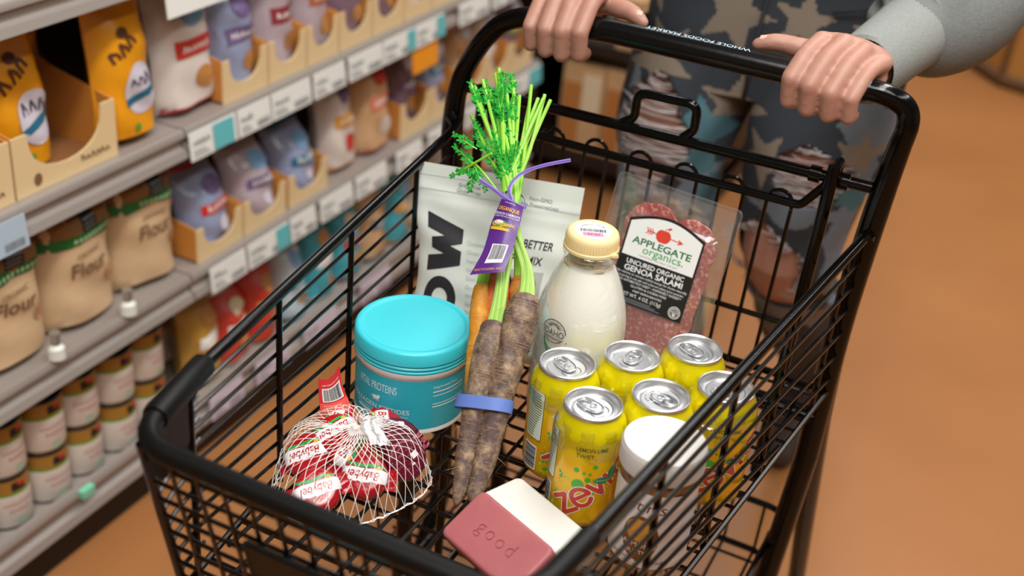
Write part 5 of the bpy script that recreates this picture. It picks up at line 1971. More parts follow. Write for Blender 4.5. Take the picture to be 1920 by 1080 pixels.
for ci, (root, top, tdir, rtop, O) in enumerate(allc):
    mine = [t for t, w in zip(range(len(tips)), who) if w == ci]
    mb = MB()
    mf = MB()
    for q, k in enumerate(mine):
        a = 2 * PI * q / max(1, len(mine)) + 0.6
        off = V(math.cos(a), 0.3 * math.sin(a), 0.5 * math.sin(a)) * (rtop * 0.45)
        off2 = V(math.cos(2.4 * k), 0.5 * math.sin(2.4 * k), 0.3 * math.sin(2.4 * k)) * 0.0072
        tp = Vector(tips[k]) + V(0, 0, B)
        pts = spline([top + tdir * 0.001 + off, (top + tdir * 0.02 + off * 0.7).lerp(TIE + off2, 0.2), TIE + off2, (TIE + off2).lerp(tp, 0.5) + V(rs.uniform(-1, 1) * 0.003, 0, 0.002), tp], 6)
        L = len(pts)
        rad = [0.0037 - 0.0019 * min(1, i / (L * 0.45)) for i in range(L)]
        rad = [x * rs.uniform(0.9, 1.15) for x in [1]][0:1] and [x for x in rad]
        mb.tube([p - O for p in pts], rad, STEMP if ci in (0, 1) else STEM, 8)
        # brighter upper stalk
        mb.tube([p - O for p in pts[9:]], [x * 1.04 for x in rad[9:]], STEM, 8)
        for f in range(fr.get(k, 0)):
            i0 = rs.randrange(int(L * 0.58), int(L * 0.92))
            dd = (tp - TIE).normalized() + V(rs.uniform(-0.35, 0.35), rs.uniform(-0.3, 0.2), rs.uniform(-0.15, 0.35))
            frond(mf, pts[i0] - O, dd, rs.uniform(0.018, 0.03), rs, FROND)
    if ci == 2:
        # drooping sprig low on the left and the loose stalk end
        pts = spline([TIE + V(-0.008, -0.004, 0.006), V(-0.137, 0.078, B + 0.244), V(-0.150, 0.0745, B + 0.256), V(-0.156, 0.077, B + 0.252)], 5)
        mb.tube([p - O for p in pts], 0.0012, STEM, 6)
        for dv in (V(-0.4, -0.1, -0.3), V(0.0, -0.1, -0.5), V(0.3, -0.1, -0.35), V(-0.5, 0, 0.3)):
            frond(mf, V(-0.150, 0.0745, B + 0.2545) - O, dv, 0.026, rs, FROND)
        frond(mf, V(-0.148, 0.074, B + 0.272) - O, V(-0.6, -0.1, 0.25), 0.026, rs, FROND)
        pts = spline([V(-0.132, 0.074, B + 0.272), V(-0.150, 0.072, B + 0.2565), V(-0.1695, 0.0735, B + 0.2385)], 5)
        mb.tube([p - O for p in pts], [0.0012] * 10 + [0.0006], STEM, 6)
    mb.build('stalk', root)
    if mf.v:
        mf.build('leaf_frond', root)

# blue rubber band round the two purple carrots ----------------------
BAND = mat('blue_rubber_band', '#5f7bc4', 0.5, bump=(150, 0.08))
mb = MB()
axd = (V(-0.0735, -0.018, 0.1155) - V(-0.0635, -0.062, 0.0615)).normalized()
cc = V(-0.0585, -0.0505, B + 0.0800)
sd = (V(-0.0478, -0.0470, 0.0790) - V(-0.0676, -0.0473, 0.0790))
sd = (sd - axd * sd.dot(axd)).normalized()
nd = sd.cross(axd).normalized()
lo, hi = [], []
NB = 48
for k in range(NB):
    a = 2 * PI * k / NB
    x = 0.0268 * math.copysign(abs(math.cos(a)) ** 0.75, math.cos(a))
    y = 0.0148 * math.copysign(abs(math.sin(a)) ** 0.9, math.sin(a))
    lo.append((x, y))
rows = []
for (f, e) in ((1.0, -0.0062), (1.05, -0.0058), (1.05, 0.0058), (1.0, 0.0062)):
    rows.append([cc + sd * (x * f) + nd * (y * f) + axd * (e + 0.0022 * x / 0.027) - V(0, 0, 0) for x, y in lo])
mb.grid(NB, 3, lambda i, j: rows[j][i], BAND, wrapu=True)
mb.grid(NB, 1, lambda i, j: (cc + sd * (lo[i][0] * 0.985) + nd * (lo[i][1] * 0.985) + axd * ((-0.0062, 0.0062)[j] + 0.0022 * lo[i][0] / 0.027)), BAND, wrapu=True, flip=True)
tag(mb.build('rubber_band', None, cc), 'flat blue rubber band stretched around the two purple carrots', 'rubber band')

# purple hang tag and its twist tie ---------------------------------
TAGP = mat('glossy_purple_tag', '#5b2a86', 0.3, coat=0.35)
rowsL = [(-0.1070, 0.0530, 0.2385), (-0.1080, 0.0455, 0.2275), (-0.1085, 0.0375, 0.2175), (-0.1068, 0.0280, 0.2065), (-0.1062, 0.0180, 0.1945), (-0.1105, 0.0048, 0.1764)]
rowsR = [(-0.0835, 0.0530, 0.2372), (-0.0815, 0.0460, 0.2280), (-0.0805, 0.0395, 0.2199), (-0.0795, 0.0320, 0.2100), (-0.0788, 0.0245, 0.2005), (-0.0790, 0.0124, 0.1860)]
RL = spline([Vector(p) + V(0, 0, B) for p in rowsL], 5)
RR = spline([Vector(p) + V(0, 0, B) for p in rowsR], 5)
RL, RR = RL[::-1], RR[::-1]        # bottom first
TN = (RR[0] - RL[0]).cross(RL[-1] - RL[0]).normalized()
if TN.y > 0:
    TN = -TN
TAGW_, TAGH_ = 0.028, 0.078


def tagmap(u, v, h, sgn=1):
    s, t = min(1, max(0, u / TAGW_)), min(1, max(0, v / TAGH_))
    x = t * (len(RL) - 1)
    i = min(int(x), len(RL) - 2)
    f = x - i
    a, b_ = RL[i].lerp(RL[i + 1], f), RR[i].lerp(RR[i + 1], f)
    return a.lerp(b_, s) + TN * (0.0055 * math.sin(PI * s) * (0.35 + 0.65 * t) + h) + TN * 0.0015


twist = thing('produce_tag', 'glossy purple carrot tag with barcode held on by a lilac twist tie', 'tag', TIE)
mb = MB()
mb.grid(10, 30, lambda i, j: tagmap(TAGW_ * i / 10, TAGH_ * j / 30, 0.0002), TAGP)
mb.grid(10, 30, lambda i, j: tagmap(TAGW_ * i / 10, TAGH_ * j / 30, -0.0002), TAGP, flip=True)
d = Dec()
YP_ = mat('yellow_tag_print', '#f0b23a', 0.4)
WPt = mat('white_tag_print', '#eceaf2', 0.4)
d.text('COLORFUL', 0.014, 0.0735, 0.0026, WPt, 'c')
d.text('ORGANIQUE', 0.0135, 0.0655, 0.0056, YP_, 'c', width=0.024, bold=0.02)
d.text('BUNCH CARROTS', 0.0142, 0.0602, 0.0042, WPt, 'c', width=0.026, bold=0.012)
d.text('CAROTTES MULTICOLORES', 0.0142, 0.0572, 0.0028, WPt, 'c', width=0.026)
d.ellipse(0.0105, 0.0475, 0.0085, 0.0056, mat('leaf_green_print', '#4c9a35', 0.5), 1)
d.ellipse(0.0085, 0.0505, 0.005, 0.0026, WPt, 2)
d.poly([(0.001, 0.0415), (0.022, 0.0405), (0.0195, 0.0425), (0.0225, 0.0438), (0.002, 0.0445)], YP_, 2)
d.text('Organic', 0.0135, 0.0462, 0.0072, YP_, 'c', width=0.0235, bold=0.02, layer=3)
d.text('FARMS', 0.019, 0.0437, 0.0024, TAGP, 'c', layer=3)
d.rect(0.008, 0.0085, 0.0235, 0.0255, WPt, 1)
d.barcode(0.0092, 0.011, 0.0222, 0.0245, INK, seed=9)
d.text('PRODUCT OF CALIFORNIA - MEXICO', 0.0140, 0.0032, 0.0026, YP_, 'c', width=0.024)
d.emit(mb, lambda u, v, h: tagmap(u, v, h + 0.0004), 0.004)
mb.build('tag_card', twist, TIE)
LIL = mat('lilac_twist_tie', '#8a72c4', 0.4)
LILD = mat('dark_lilac_wire_line', '#5a4596', 0.4)
mb = MB()
for m_, w_, f_, dz in ((LIL, 0.0019, 0.2, 0.0), (LILD, 0.00035, 0.6, 0.0005)):
    p1 = spline([V(-0.1375, 0.0640, B + 0.2460), V(-0.1218, 0.0605, B + 0.2430), V(-0.1055, 0.0555, B + 0.2395), V(-0.0902, 0.053, B + 0.2368), V(-0.0845, 0.0565, B + 0.2355), V(-0.0885, 0.067, B + 0.234), V(-0.1, 0.081, B + 0.234), V(-0.113, 0.077, B + 0.236), V(-0.1105, 0.062, B + 0.2395), V(-0.0985, 0.0545, B + 0.2385)], 6)
    mb.tube([p + V(0, -dz, dz * 0.5) for p in p1], w_, m_, 8, flat=f_, up=(0.2, -0.75, -0.6) if False else (0.1, -0.8, 0.6))
    p2 = spline([V(-0.0975, 0.056, B + 0.2385), V(-0.1035, 0.0605, B + 0.2465), V(-0.1035, 0.0685, B + 0.2535), V(-0.0966, 0.0775, B + 0.2612), V(-0.0809, 0.0844, B + 0.2698), V(-0.0574, 0.0919, B + 0.2791)], 6)
    mb.tube([p + V(0, -dz, dz * 0.5) for p in p2], w_, m_, 8, flat=f_, up=(0.1, -0.8, 0.6))
mb.build('twist_tie', twist, TIE)

# ================================================================== netted wax cheeses
CRED = mat('red_cheese_wrapper', '#a90e1c', 0.24, coat=0.5, bump=(120, 0.6))
CDK = mat('dark_cherry_wrapper', '#6d0f2c', 0.2, coat=0.6, bump=(200, 1.0), metal=0.3)
CWH = mat('white_cheese_band', '#e9e6ea', 0.3, coat=0.3, bump=(120, 0.15))
CGR = mat('green_cheese_stripe', '#1fa04a', 0.35)
CYL_ = mat('yellow_cheese_dot', '#eda52c', 0.35)


def wax_cheese(main, label_, banded=True):
    root = thing('wrapped_cheese', label_, 'cheese', group='netted mini cheeses')
    r, t = 0.0215, 0.0215
    prof = [(0.001, 0.0), (r * 0.62, 0.0), (r * 0.85, 0.0016), (r * 0.97, 0.0055), (r, t / 2), (r * 0.97, t - 0.0055), (r * 0.86, t - 0.0018), (r * 0.66, t - 0.0004), (0.001, t)]
    mb = MB()
    ps_ = spline([V(a, 0, z) for a, z in prof], 4)
    n = 40
    rr = random.Random(3)

    def cf(i, j):
        a = 2 * PI * i / n
        q = ps_[j]
        k = 1 + 0.012 * math.sin(11 * a + j) * (1 if q.x > r * 0.4 else 0.3)
        return V(q.x * k * math.cos(a), q.x * k * math.sin(a), q.z - t / 2)
    mb.grid(n, len(ps_) - 1, cf, main, wrapu=True)
    # crimped film ends
    for s in (-1, 1):
        pts = [(s * r * 0.96, 0.004 * math.sin(3 * k), (k - 4) * 0.0022) for k in range(9)]
        mb.grid(8, 2, lambda i, j: V(s * (r * 0.95 + 0.0045 * j), (i - 4) * 0.0025, 0.0016 * math.sin(2.2 * i + 2 * j)), main)
    mb.build('wrapper', root)
    mb = MB()
    d = Dec()
    top = [(p.x, p.z) for p in ps_]

    def wrapmap(u, v, h):
        # lay the band over the face and down the sides
        rad = math.hypot(u, v)
        R_ = r * 0.66
        if rad <= R_:
            return V(u, v, t / 2 + h - 0.0003 * (rad / R_) ** 2)
        a = math.atan2(v, u)
        arc = rad - R_
        ang = min(arc / 0.0088, 1.9)
        return V((R_ + (0.0078 + h) * math.sin(ang)) * math.cos(a), (R_ + (0.0078 + h) * math.sin(ang)) * math.sin(a), t / 2 - 0.0004 - 0.0082 + (0.0082 + h) * math.cos(ang))
    band = [(-0.025, -0.0058), (-0.012, -0.0068), (0.0, -0.0060), (0.012, -0.0070), (0.025, -0.0060), (0.025, 0.0066), (0.012, 0.0060), (0.0, 0.0070), (-0.012, 0.0062), (-0.025, 0.0068)]
    if not banded:
        d.poly([(0.004, -0.004), (0.011, -0.005), (0.0115, 0.001), (0.005, 0.0015)], CWH, 1)
        d.poly([(-0.002, -0.0075), (0.003, -0.0085), (0.002, -0.006)], CWH, 1)
        d.emit(mb, wrapmap, 0.003, h=0.00006, base=0.0003)
        mb.build('paper_scrap', root)
        return root
    d.poly(band, CWH, 0)
    d.poly([(-0.020, -0.0070), (-0.008, -0.0082), (0.004, -0.0072), (0.016, -0.0090), (0.017, -0.0118), (0.002, -0.0100), (-0.010, -0.0112), (-0.020, -0.0095)], CGR, 1)
    d.ellipse(-0.0135, -0.0075, 0.0022, 0.0019, CYL_, 2, 14)
    d.text('Babybel', 0, -0.0035, 0.0112, CRED if main is not CDK else CRED, 'c', shear=0.25, width=0.031, bold=0.012, layer=2)
    d.text('mini', -0.009, 0.0052, 0.003, CRED, 'c', shear=0.25, layer=2)
    d.ellipse(0.004, 0.0082, 0.003, 0.0024, CRED, 1, 14)
    d.ellipse(0.011, 0.0078, 0.0034, 0.0026, CRED, 1, 14)
    d.ellipse(-0.003, 0.0088, 0.0034, 0.0022, CRED, 1, 14)
    d.emit(mb, wrapmap, 0.003, h=0.00006, base=0.0003)
    mb.build('paper_band', root)
    return root


ch_red = wax_cheese(CRED, '')
CAMD = V(0.35, -0.62, 0.70)
cheeses = [(-0.156, -0.180, 0.022, (0.25, -0.55, 0.8), 3.55, 'red wrapped cheese in the net nearest the front rail, its white band tilted steeply'),
           (-0.1300, -0.141, 0.0235, (0.15, -0.62, 0.75), 3.05, 'red wrapped cheese at front right of the net with a level white band'),
           (-0.1905, -0.1445, 0.0245, (0.0, -0.62, 0.78), 3.5, 'red wrapped cheese at the left edge of the net with a broad white band'),
           (-0.1145, -0.0985, 0.0235, (0.65, -0.45, 0.55), 0.9, 'dark glittering cherry red cheese at the right edge of the net'),
           (-0.189, -0.100, 0.026, (-0.1, -0.45, 0.9), 4.5, 'red wrapped cheese at the upper left of the net below the red tag'),
           (-0.1545, -0.0705, 0.023, (0.1, -0.2, 0.95), 4.9, 'red wrapped cheese at the back of the net beside the tub'),
           (-0.1575, -0.1245, 0.0325, (0.1, -0.35, 0.93), 1.2, 'red wrapped cheese in the centre of the net under the gathered knot'),
           (-0.1335, -0.0760, 0.0265, (0.3, 0.1, 0.95), 2.0, 'dark cherry red cheese at the back right of the net'),
           (-0.1755, -0.1200, 0.0390, (-0.05, -0.4, 0.9), 3.7, 'red wrapped cheese lying on the others left of the knot')]
dark = wax_cheese(CDK, '', False)
usedr = usedd = False
for (x, y, z, nn, rot, lb) in cheeses:
    nv = Vector(nn).normalized()
    base_u = V(0.891, 0.4455, 0)
    uu = (base_u - nv * base_u.dot(nv)).normalized()
    vv_ = nv.cross(uu)
    u2 = uu * math.cos(rot) + vv_ * math.sin(rot)
    v2 = nv.cross(u2)
    M = frame(V(x, y, B + z), u2, v2, nv)
    isd = lb.startswith('dark')
    src = dark if isd else ch_red
    if (isd and not usedd) or (not isd and not usedr):
        src.matrix_world = M
        src['label'] = lb
        if isd:
            usedd = True
        else:
            usedr = True
    else:
        dup(src, label=lb, matrix=M)

# the net itself
NETM = mat('white_net_cord', '#efe9e4', 0.45)
net = thing('cheese_net', 'white diamond mesh net bag with red card tag, holding the wrapped cheeses', 'net bag', (-0.157, -0.125, B))
NO = V(-0.157, -0.125, B)
GA = V(-0.1505, -0.1195, B + 0.0615)
e1, e2 = V(0.891, 0.4455, 0), V(-0.4455, 0.891, 0)


def netp(th, s):
    """s 0 at the knot, 1 at the rim on the basket floor."""
    rx_, ry_ = 0.0735, 0.0680
    ct, st = math.cos(th), math.sin(th)
    tw = (th + PI) % (2 * PI) - PI
    bul = 1 + 0.04 * math.sin(3 * th + 0.6) + 0.02 * math.sin(2 * th + 2) + 0.13 * math.exp(-((tw + 1.95) / 0.6) ** 2) + 0.06 * math.exp(-(tw / 0.5) ** 2)
    ctr = V(-0.1605, -0.1265, 0)
    rad = s ** 0.9
    flat = ctr + e1 * (rx_ * bul * ct * rad) + e2 * (ry_ * bul * st * rad)
    k = 1 - s
    flat = flat + (V(GA.x, GA.y, 0) - ctr) * k
    z = 0.0615 - 0.0075 * min(1, s * 4) - 0.0515 * max(0, (s - 0.3) / 0.7) ** 3.4 + 0.004 * math.sin(4 * th + 1) * math.sin(PI * s)
    if s < 0.08:
        z += 0.002
    x = max(flat.x, lx(flat.y) + 0.0055)
    return V(x, flat.y, B + max(z, 0.0025))


mb = MB()
NS = 38
rn = random.Random(2)
for fam in (-1, 1):
    for k in range(NS):
        th0 = 2 * PI * (k + (0.5 if fam > 0 else 0)) / NS
        pts = []
        for i in range(23):
            s = 0.02 + 0.98 * i / 22
            zig = 0.5 * (2 * PI / NS) * math.sin(i * 0.0)
            pts.append(netp(th0 + fam * 0.95 * s ** 0.8, s) - NO)
        mb.tube(pts, 0.00031, NETM, 4)
# knots where the two families of cords cross
for k in range(NS):
    for m_ in range(0, 14):
        dd = (m_ + 0.25) * 2 * PI / NS
        if not 0.3 < dd < 0.95:
            continue
        s_ = (dd / 0.95) ** 1.25
        p = netp(2 * PI * (k + 0.5) / NS + dd, s_) - NO
        q = 0.00085
        mb.add([p + V(q, 0, 0), p + V(0, q, 0), p + V(-q, 0, 0), p + V(0, -q, 0), p + V(0, 0, q), p + V(0, 0, -q)], [(0, 1, 4), (1, 2, 4), (2, 3, 4), (3, 0, 4), (1, 0, 5), (2, 1, 5), (3, 2, 5), (0, 3, 5)], NETM, True)
# loose hem lying on the floor grid
for w in (0, 1):
    mb.tube([netp(2 * PI * k / 90, 1.0) * 1 - NO + V(0, 0, 0.0008 * math.sin(2.7 * k + w)) + (netp(2 * PI * k / 90, 1.0) - NO).normalized() * (0.0012 * math.sin(1.9 * k + 2 * w)) for k in range(90)], 0.00045, NETM, 4, closed=True)
mb.build('net', net)
mb = MB()
for k in range(16):
    a = 2 * PI * k / 16
    mb.tube([GA - NO + V(0.004 * math.cos(a), 0.004 * math.sin(a), -0.002), GA - NO + V(0.0015 * math.cos(a), 0.0015 * math.sin(a), 0.004), GA - NO + V(0.004 * math.cos(a) + 0.004, 0.004 * math.sin(a), 0.009 + 0.003 * math.sin(3 * k))], 0.0006, NETM, 5)
mb.tube([GA - NO + V(0, 0, 0.002), GA - NO + V(0, 0, 0.0055)], 0.003, mat('brass_net_clip', '#a8794a', 0.3, 0.7), 10)
mb.build('net_knot', net)
mb = MB()
wf = GA - NO
mb.grid(6, 5, lambda i, j: wf + e1 * (0.006 + 0.003 * i - 0.006 * math.sin(j)) + V(0, 0, 0.011 - 0.0035 * j) + e2 * (-0.004 * j + 0.0015 * math.sin(i * 2 + j)), clear_mat('crinkled_clear_tape', '#f4f4f8', 0.15, 0.25, 0.6, 0.45))
mb.build('tape_flap', net)
# red card
CARD = mat('red_tag_card', '#d93038', 0.4)
CARDL = mat('coral_tag_card', '#ef5f56', 0.4)
k0 = [V(-0.2065, -0.0985, 0.029), V(-0.209, -0.0985, 0.045), V(-0.2112, -0.0975, 0.060), V(-0.2127, -0.0962, 0.0765)]
k1 = [V(-0.1845, -0.0730, 0.022), V(-0.1915, -0.0745, 0.045), V(-0.1985, -0.0770, 0.065), V(-0.2015, -0.0775, 0.0865)]
K0, K1 = spline(k0, 5), spline(k1, 5)
CWd, CHt = 0.027, 0.054


def cardmap(u, v, h):
    s, t = min(1, max(0, u / CWd)), min(1, max(0, v / CHt))
    x = t * (len(K0) - 1)
    i = min(int(x), len(K0) - 2)
    a, b_ = K0[i].lerp(K0[i + 1], x - i), K1[i].lerp(K1[i + 1], x - i)
    nn = (b_ - a).cross(V(0, 0, 1)).normalized()
    return a.lerp(b_, s) + nn * (h + 0.003 * math.sin(PI * s)) + V(0, 0, B) - NO - V(0, 0, 0.006 * math.sin(PI * s) * t * t)


mb = MB()
mb.grid(8, 16, lambda i, j: cardmap(CWd * i / 8, CHt * j / 16, 0.0002), CARD)
mb.grid(8, 16, lambda i, j: cardmap(CWd * i / 8, CHt * j / 16, -0.0002), CARD, flip=True)
d = Dec()
d.rect(0.0, 0.0, CWd, 0.024, CARDL, 1)
d.rect(0.003, 0.0255, 0.0245, 0.042, STK, 1)
d.barcode(0.0045, 0.0268, 0.0232, 0.0408, INK, seed=12)
for k in range(6):
    d.rect(0.003, 0.004 + 0.0032 * k, 0.024 - 0.002 * (k % 3), 0.0048 + 0.0032 * k, mat('pale_card_print', '#f7b3a8', 0.5), 2)
d.text('KEEP REFRIGERATED', 0.0135, 0.0445, 0.0022, STK, 'c', layer=2)
d.emit(mb, lambda u, v, h: cardmap(u, v, h + 0.0003), 0.004)
mb.build('card_tag', net)
# ================================================================== the person behind the cart
SKIN = mat('warm_skin', '#b68b79', 0.5, var=(45, '#a97564', 0.3), bump=(420, 0.06), sss=0.10)
PX, PY = -0.04, 0.80
per = thing('person', 'person in torn star-printed jeans and grey sweatshirt, both hands gripping the cart handle', 'person', (PX, PY, 0))
PO_ = V(PX, PY, 0)
bb = MB()


def L(*p):
    return V(p[0], p[1], p[2] + B)


def hand(side_, fingers, wrist, thumb):
    for (mcp, mid_, pip, dip, tip, rr) in fingers:
        bb.limb([L(*mcp), L(*mid_), L(*pip)], [rr * 1.12, rr * 1.0, rr * 1.04], SKIN, 14, 4)
        bb.limb([L(*pip), L(*dip)], [rr * 1.0, rr * 0.93], SKIN, 14, 4)
        bb.limb([L(*dip), L(*tip)], [rr * 0.93, rr * 0.8], SKIN, 14, 4)
        # metacarpal with a soft knuckle
        m = L(*mcp)
        w = L(*wrist)
        bb.limb([m + V(0, 0.001, 0.0005), m.lerp(w, 0.35) + V(0, 0, 0.001), m.lerp(w, 0.75) + (w - m) * 0.0], [rr * 1.2, 0.0125, 0.0145], SKIN, 14, 4)
        prev = getattr(bb, 'prev_', None)
        if prev is not None and (prev - m).length < 0.04:
            for f_ in (0.1, 0.2, 0.3, 0.4, 0.5, 0.6, 0.7, 0.8, 0.9):
                a_ = prev.lerp(w, f_)
                b_ = m.lerp(w, f_)
                bb.limb([a_ + V(0, 0.001, 0.0006), (a_ + b_) / 2 + V(0, 0, 0.0008 + 0.0016 * min(1, f_ * 3)), b_ + V(0, 0.001, 0.0006)], [0.0114, 0.0124, 0.0114], SKIN, 12, 3)
        bb.prev_ = m
        bb.limb([m + V(0, 0.002, -0.016), m.lerp(w, 0.3) + V(0, 0, -0.014), m.lerp(w, 0.7) + V(0, 0, -0.012)], [0.0085, 0.011, 0.0125], SKIN, 12, 3)
    bb.prev_ = None
    bb.limb([L(*p) for p, _ in thumb], [q for _, q in thumb], SKIN, 14, 5)


R_F = [((0.108, 0.318, 0.3735), (0.1015, 0.293, 0.3675), (0.0955, 0.2685, 0.3465), (0.0965, 0.2725, 0.3225), (0.1005, 0.2885, 0.3175), 0.0095),
       ((0.130, 0.318, 0.3755), (0.1225, 0.291, 0.3675), (0.1155, 0.2660, 0.3440), (0.1170, 0.2705, 0.3195), (0.1205, 0.2885, 0.3160), 0.0099),
       ((0.1505, 0.320, 0.3715), (0.1435, 0.293, 0.3640), (0.1365, 0.2675, 0.3405), (0.1380, 0.2715, 0.3180), (0.1415, 0.2885, 0.3160), 0.0095),
       ((0.1705, 0.326, 0.3630), (0.1635, 0.299, 0.3600), (0.1565, 0.2735, 0.3380), (0.1575, 0.2760, 0.3185), (0.1595, 0.2895, 0.3175), 0.0086)]
WR = (0.155, 0.392, 0.346)
hand(1, R_F, WR, [((0.142, 0.375, 0.346), 0.0145), ((0.116, 0.342, 0.3555), 0.0130), ((0.092, 0.322, 0.3615), 0.0112), ((0.070, 0.3165, 0.3640), 0.0098), ((0.0575, 0.3135, 0.3630), 0.0090), ((0.0465, 0.3105, 0.3595), 0.0066)])
L_F = [((-0.135, 0.320, 0.3740), (-0.1345, 0.294, 0.3660), (-0.1340, 0.2690, 0.3420), (-0.1335, 0.2725, 0.3165), (-0.1330, 0.2885, 0.3140), 0.0096),
       ((-0.157, 0.320, 0.3750), (-0.1555, 0.292, 0.3650), (-0.1535, 0.2665, 0.3395), (-0.1530, 0.2705, 0.3130), (-0.1525, 0.2885, 0.3120), 0.0099),
       ((-0.1775, 0.322, 0.3710), (-0.1755, 0.294, 0.3620), (-0.1735, 0.2680, 0.3370), (-0.1725, 0.2715, 0.3130), (-0.1715, 0.2885, 0.3120), 0.0096),
       ((-0.196, 0.327, 0.3640), (-0.195, 0.299, 0.3580), (-0.1935, 0.2730, 0.3345), (-0.1925, 0.2760, 0.3135), (-0.1915, 0.2890, 0.3125), 0.0086)]
WL = (-0.178, 0.395, 0.350)
hand(-1, L_F, WL, [((-0.160, 0.375, 0.350), 0.0145), ((-0.136, 0.342, 0.3570), 0.0132), ((-0.114, 0.3220, 0.3605), 0.0112), ((-0.098, 0.3155, 0.3610), 0.0100), ((-0.0885, 0.3125, 0.3585), 0.0090), ((-0.0800, 0.3100, 0.3545), 0.0066)])

# arms, trunk, legs, head: one fused skin
ER, EL = V(0.212, 0.64, 1.035), V(-0.285, 0.64, 1.035)
SR, SL = V(0.115, 0.83, 1.36), V(-0.195, 0.83, 1.36)
for wrist, elb, sho in ((WR, ER, SR), (WL, EL, SL)):
    w = L(*wrist)
    bb.limb([w + (w - elb).normalized() * 0.012, w.lerp(elb, 0.35), elb], [0.0295, 0.0305, 0.035], SKIN, 18, 5)
    bb.limb([elb, elb.lerp(sho, 0.5), sho], [0.037, 0.043, 0.048], SKIN, 18, 4)
bb.limb([V(PX, 0.84, 0.90), V(PX, 0.835, 1.05), V(PX, 0.84, 1.22), V(PX, 0.845, 1.34)], [0.095, 0.095, 0.11, 0.11], SKIN, 24, 4)
for s in (-1, 1):
    bb.limb([V(PX + s * 0.02, 0.84, 1.37), V(PX + s * 0.155, 0.83, 1.36)], [0.06, 0.045], SKIN, 16, 4)
bb.limb([V(PX, 0.84, 1.38), V(PX, 0.825, 1.47)], [0.052, 0.048], SKIN, 18, 4)
bb.limb([V(PX, 0.84, 1.60), V(PX, 0.825, 1.56), V(PX, 0.80, 1.485)], [0.082, 0.08, 0.045], SKIN, 24, 5)      # skull to chin
bb.limb([V(PX, 0.748, 1.575), V(PX, 0.728, 1.545), V(PX, 0.742, 1.538)], [0.007, 0.011, 0.009], SKIN, 12, 3)      # nose
bb.limb([V(PX - 0.02, 0.752, 1.512), V(PX, 0.746, 1.512), V(PX + 0.02, 0.752, 1.512)], [0.005, 0.0075, 0.005], SKIN, 10, 3)
for s in (-1, 1):
    bb.limb([V(PX + s * 0.083, 0.83, 1.575), V(PX + s * 0.088, 0.835, 1.54)], [0.012, 0.009], SKIN, 10, 3)
LEGS = {1: [(0.045, 0.80, 0.86, 0.098), (0.046, 0.77, 0.74, 0.092), (0.044, 0.755, 0.62, 0.074), (0.046, 0.752, 0.56, 0.068), (0.056, 0.85, 0.455, 0.056), (0.060, 0.945, 0.36, 0.058), (0.064, 1.07, 0.235, 0.044), (0.066, 1.14, 0.165, 0.037)],
        -1: [(-0.150, 0.80, 0.86, 0.095), (-0.158, 0.775, 0.74, 0.088), (-0.158, 0.765, 0.64, 0.072), (-0.156, 0.765, 0.58, 0.066), (-0.152, 0.79, 0.46, 0.056), (-0.150, 0.81, 0.37, 0.06), (-0.148, 0.84, 0.2, 0.044), (-0.147, 0.85, 0.09, 0.037)]}
for s in (-1, 1):
    bb.limb([V(p[0], p[1], p[2]) for p in LEGS[s]], [p[3] * (0.72 if p[2] > 0.8 else 0.74 if p[2] < 0.5 else 0.93) for p in LEGS[s]], SKIN, 24, 4)
body = remesh(bb, 'body', 0.0025, 4, per, PO_)

# thumbnails
NAIL = mat('pale_pink_nail', '#e6b3a6', 0.3, coat=0.3)
for (p, q) in (((0.0535, 0.3120, 0.3700), 1), ((-0.0870, 0.3110, 0.3662), -1)):
    mb = MB()
    c_ = L(*p)
    mb.grid(8, 6, lambda i, j: c_ + V((i / 8 - 0.5) * 0.0115, (j / 6 - 0.5) * 0.0095, 0.0006 - 0.0028 * (2 * j / 6 - 1) ** 2 - 0.0016 * max(0, (1 - i / 8 if q > 0 else i / 8) - 0.5) * 2), NAIL)
    mb.build('thumb_nail', per, PO_)

# jeans ---------------------------------------------------------------
DENIM = mat('dark_slate_denim', '#353d46', 0.85, var=(9, '#282e35', 0.3), bump=(500, 0.2))
FADE = mat('faded_blue_denim', '#76828f', 0.85, var=(20, '#626f7d', 0.3), bump=(500, 0.2))
TANSTAR = mat('tan_star_print', '#7f7466', 0.8, bump=(500, 0.2))
GREYSTAR = mat('grey_star_print', '#74747a', 0.8, bump=(500, 0.2))
FRAY = mat('white_denim_threads', '#b8b2b2', 0.85)
TEALD = mat('teal_washed_denim', '#4f7883', 0.85, var=(20, '#3e6672', 0.3))


_BOX = {}


def inpoly(x, y, P):
    bx = _BOX.get(id(P))
    if bx is None:
        bx = _BOX[id(P)] = (min(p[0] for p in P), max(p[0] for p in P), min(p[1] for p in P), max(p[1] for p in P))
    if not (bx[0] < x < bx[1] and bx[2] < y < bx[3]):
        return False
    c = False
    n = len(P)
    for i in range(n):
        x0, y0 = P[i]
        x1, y1 = P[(i + 1) % n]
        if (y0 > y) != (y1 > y) and x < (x1 - x0) * (y - y0) / (y1 - y0) + x0:
            c = not c
    return c


def blob(cx, cy, rx_, ry_, ph, jag=0.12):
    return [(cx + rx_ * (1 + jag * math.sin(5 * a + ph) + jag * 0.6 * math.sin(11 * a + 2 * ph)) * math.cos(a), cy + ry_ * (1 + jag * math.sin(4 * a + ph)) * math.sin(a)) for a in [2 * PI * k / 40 for k in range(40)]]


